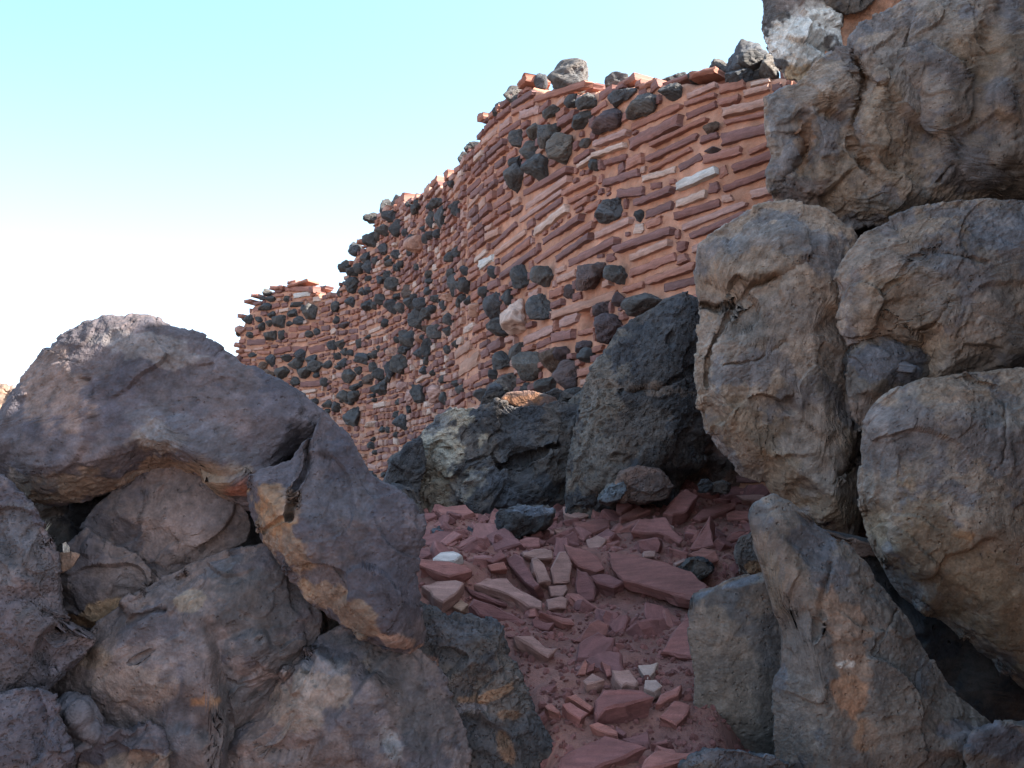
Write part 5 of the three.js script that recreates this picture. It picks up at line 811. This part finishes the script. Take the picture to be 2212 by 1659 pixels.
rubbleSlab('pale-veined red slab at the right end of the crest', QF, [[1840, 140], [2200, 140], [2190, 210], [1960, 200]], 0.06, [0, 0.6, 0.8], 'p', 1);
rubbleSlab('thick red bar leaning beside the small pyramid stone', QF, [[1670, 690], [1830, 560], [2060, 520], [2000, 610], [1800, 680]], 0.06, UP, 'm', 0.8);
rubbleSlab('rusty blocky stone below the small pyramid stone', QF, [[1350, 800], [1500, 720], [1650, 770], [1690, 860], [1560, 910]], 0.07, [0.1, 0.6, 0.75], 'm', 0.8);
rubbleSlab('biggest slab of the slope, dark purple-red and tilted over the hollow', QF, [[430, 780], [700, 800], [1100, 900], [1380, 1000], [1570, 1170], [1390, 1330], [1160, 1250], [920, 1180], [600, 1090], [480, 960]], 0.05, [-0.12, 0.82, 0.56], 'd', 1.1);
rubbleSlab('little pale cube of sandstone above the biggest slab', QF, [[840, 770], [970, 770], [960, 840], [830, 840]], 0.05, UP, 'p', 0.9);
rubbleSlab('small pale sliver beside the dark lava lump', QF, [[1170, 900], [1290, 850], [1310, 880], [1200, 925]], 0.03, FLAT, 'p', 1);
rubbleSlab('short dark slab at the left end of the biggest slab', QF, [[230, 1050], [420, 1010], [620, 1120], [500, 1190], [300, 1120]], 0.06, [0, 0.72, 0.7], 'd', 0.9);
rubbleSlab('thin red slab on the crest below the dark crest stones', QF, [[1380, 100], [1480, 85], [1740, 105], [1680, 130], [1420, 130]], 0.04, FLAT, 'd', 1);
rubbleSlab('upright red chip on the crest beside the round dark stone', QF, [[1370, 70], [1440, -10], [1480, -5], [1450, 80]], 0.05, [-0.3, 0.4, 0.85], 'm', 0.9);
rubbleSlab('large flat slab at the bottom of the path, purple-red', QG, [[500, 1560], [620, 1460], [1000, 1290], [1160, 1320], [1350, 1380], [1460, 1430], [880, 1680], [500, 1700]], 0.05, [0, 0.82, 0.57], 'd', 0.9);
rubbleSlab('dark slab overlapping the back of the large flat path slab', QG, [[1170, 1330], [1470, 1240], [1490, 1390], [1450, 1420], [1300, 1400]], 0.05, [-0.1, 0.8, 0.6], 'd', 0.5);
rubbleSlab('broad flat purple-red slab in the middle of the path', QG, [[890, 900], [980, 790], [1400, 790], [1540, 880], [1000, 1020], [920, 1110], [880, 1040]], 0.07, [0, 0.85, 0.53], 'd', 0.9);
rubbleSlab('notched pink slab above the broad path slab', QG, [[1070, 590], [1260, 580], [1370, 710], [1330, 760], [1230, 735], [1180, 770], [1110, 690]], 0.045, [0, 0.8, 0.6], 'p', 1);
rubbleSlab('small pale-rimmed slab left of the notched pink slab', QG, [[760, 700], [860, 620], [1000, 690], [800, 740]], 0.045, FLAT, 'p', 1);
rubbleSlab('pale jagged flake right of the notched pink slab', QG, [[1360, 530], [1490, 520], [1590, 490], [1540, 600], [1470, 680]], 0.03, FLAT, 'w', 1);
rubbleSlab('second pale flake, just below the jagged one', QG, [[1440, 690], [1560, 690], [1630, 750], [1540, 820], [1430, 780]], 0.035, FLAT, 'w', 1);
rubbleSlab('pointed red slab beside the right grey slab, above the path corner', QG, [[1550, 950], [1600, 850], [1840, 740], [1800, 850], [1600, 950]], 0.05, [-0.1, 0.75, 0.65], 'm', 0.9);
rubbleSlab('dark five-sided slab at the right side of the path', QG, [[1590, 1090], [1760, 910], [1940, 960], [1900, 1060], [1780, 1180]], 0.04, [-0.05, 0.8, 0.6], 'd', 0.9);
rubbleSlab('rusty bar stone left of the broad path slab', QG, [[590, 870], [680, 840], [880, 990], [840, 1030]], 0.06, [0.1, 0.7, 0.7], 'm', 0.9);
rubbleSlab('rounded red bar below the rusty bar stone', QG, [[530, 960], [620, 930], [820, 1050], [740, 1120], [590, 1040]], 0.06, [0.1, 0.7, 0.7], 'm', 0.9);
rubbleSlab('flat sliver left of the rounded red bar', QG, [[340, 970], [410, 940], [510, 1040], [490, 1060], [370, 1010]], 0.04, FLAT, 'm', 0.9);
rubbleSlab('large steep red slab half hidden by the right grey slab', QG, [[1600, 390], [1750, 160], [1900, 0], [2100, -20], [2120, 450], [1990, 460]], 0.1, [-0.25, 0.6, 0.75], 'm', 0.9);
rubbleSlab('purple lump of sandstone at the bottom of the hollow', QG, [[660, 280], [820, 80], [920, 20], [1040, 90], [1030, 190], [900, 280]], 0.08, [0, 0.58, 0.8], 'd', 0.8);
rubbleSlab('grey-topped slab at the left side of the hollow', QG, [[0, 200], [200, 200], [350, 330], [500, 350], [380, 450], [250, 370]], 0.06, [0.15, 0.75, 0.65], 'p', 0.9);
rubbleSlab('upright red shard left of the notched pink slab', QG, [[960, 490], [1060, 540], [1070, 650], [1020, 660]], 0.04, UP, 'm', 0.9);
rubbleSlab('thin upright shard above the small pale-rimmed slab', QG, [[690, 640], [780, 470], [810, 520], [790, 640]], 0.04, [0.1, 0.4, 0.9], 'm', 0.9);
rubbleSlab('dark upright chip beside the thin shard', QG, [[820, 540], [890, 500], [880, 590], [800, 620]], 0.04, UP, 'd', 0.9);
rubbleSlab('wide red slab in the bottom right corner of the path', QG, [[1440, 1560], [1560, 1450], [1900, 1470], [2160, 1440], [2100, 1500], [1500, 1680], [1380, 1680]], 0.06, [0, 0.8, 0.6], 'm', 0.7);
rubbleSlab('pale-specked slab behind the large flat path slab', QG, [[830, 1190], [920, 1150], [1140, 1250], [1140, 1300], [1000, 1280]], 0.04, [0, 0.75, 0.65], 'm', 0.9);
rubbleSlab('small dark chip right of the pale-specked slab', QG, [[1120, 1190], [1240, 1270], [1200, 1300], [1110, 1250]], 0.04, FLAT, 'd', 0.9);
rubbleSlab('curved red chip above the bottom right path slab', QG, [[1560, 1410], [1760, 1450], [1780, 1500], [1580, 1450]], 0.035, FLAT, 'm', 0.9);
rubbleSlab('dark flat chip behind the curved red chip', QG, [[1500, 1390], [1680, 1340], [1690, 1380], [1560, 1400]], 0.035, FLAT, 'd', 0.9);

// loose chips between them
const CHIPS = [...Array(18).keys()].map(() => { const n = 4 + Math.floor(rr() * 3), a0 = rr() * 6; const p = []; for (let i = 0; i < n; i++) { const a = a0 + (i + 0.35 * (rr() - 0.5)) / n * 6.2832, r = 0.72 + 0.4 * rr(); p.push([Math.cos(a) * r * 0.1, Math.sin(a) * r * 0.1 * (0.55 + 0.3 * (i % 2))]); } return slabGeometry(p, 0.045 + 0.045 * rr(), 1.2); });
function lieOn(m, x, z, tilt, sink) { const e = 0.03, nx = ground(x - e, z) - ground(x + e, z), nz = ground(x, z - e) - ground(x, z + e), n = V(nx, 2 * e, nz).normalize().add(V((rr() - 0.5) * tilt, 0, (rr() - 0.5) * tilt)).normalize(); m.quaternion.setFromUnitVectors(V(0, 0, 1), n).multiply(new THREE.Quaternion().setFromAxisAngle(V(0, 0, 1), rr() * 6.28)); m.position.set(x, ground(x, z) + sink, z); }
let chips = 0;
for (let k = 0; k < 4000 && chips < 285; k++) {
  const d = 3.1 + 3.5 * Math.pow(rr(), 0.45), px = mix(900, 1660, rr()), x = (px - CX) / FOC * d, z = -d, s = 0.36 + 1.05 * rr() * rr() + 0.3 * rr();
  if (d < 4.6 && (px < 1100 + (4.6 - d) * 40 || px > 1560)) continue;
  if (keySpots.some(([a, b, r]) => Math.hypot(a - x, b - z) < r * 0.62 + s * 0.035)) continue;
  const q = rr(), m = new THREE.Mesh(CHIPS[Math.floor(rr() * CHIPS.length)], RUBBLE[q < 0.55 ? 'd' : q < 0.93 ? 'm' : 'p'][Math.floor(rr() * 2)]);
  m.name = numbered('sandstone_chip'); m.scale.set(s, s, s * (0.7 + 0.6 * rr())); lieOn(m, x, z, 1.3, 0.022 * s + 0.012 * rr());
  tag(m, 'small loose red sandstone chip lying in the rubble of the slope', 'stone chip', 'loose sandstone chips on the slope', 'thing'); scene.add(shade(m)); chips++;
}
{ // gravel that nobody could count
  const g = new THREE.DodecahedronGeometry(1, 0), n = 7000, im = new THREE.InstancedMesh(g, RUBBLE.m[1], n), o = new THREE.Object3D(), c = new THREE.Color();
  for (let k = 0; k < n; k++) {
    const d = 2.9 + 3.9 * rr(), px = mix(880, 1680, rr()), x = (px - CX) / FOC * d, z = -d, s = 0.004 + 0.016 * rr() * rr();
    o.position.set(x, ground(x, z) + s * 0.2, z); o.rotation.set(rr() * 6, rr() * 6, rr() * 6); o.scale.set(s * (0.8 + rr()), s * (0.4 + 0.5 * rr()), s * (0.8 + 0.6 * rr())); o.updateMatrix(); im.setMatrixAt(k, o.matrix);
    const t = 0.8 + 0.6 * rr(); im.setColorAt(k, rr() < 0.04 ? c.setRGB(1.3, 1.6, 1.7) : c.setRGB(t, t * 0.96, t * 0.95));
  }
  im.name = 'gravel'; tag(im, 'fine red gravel strewn over the slope', 'gravel', null, 'stuff'); scene.add(shade(im));
}

renderer.render(scene, camera);
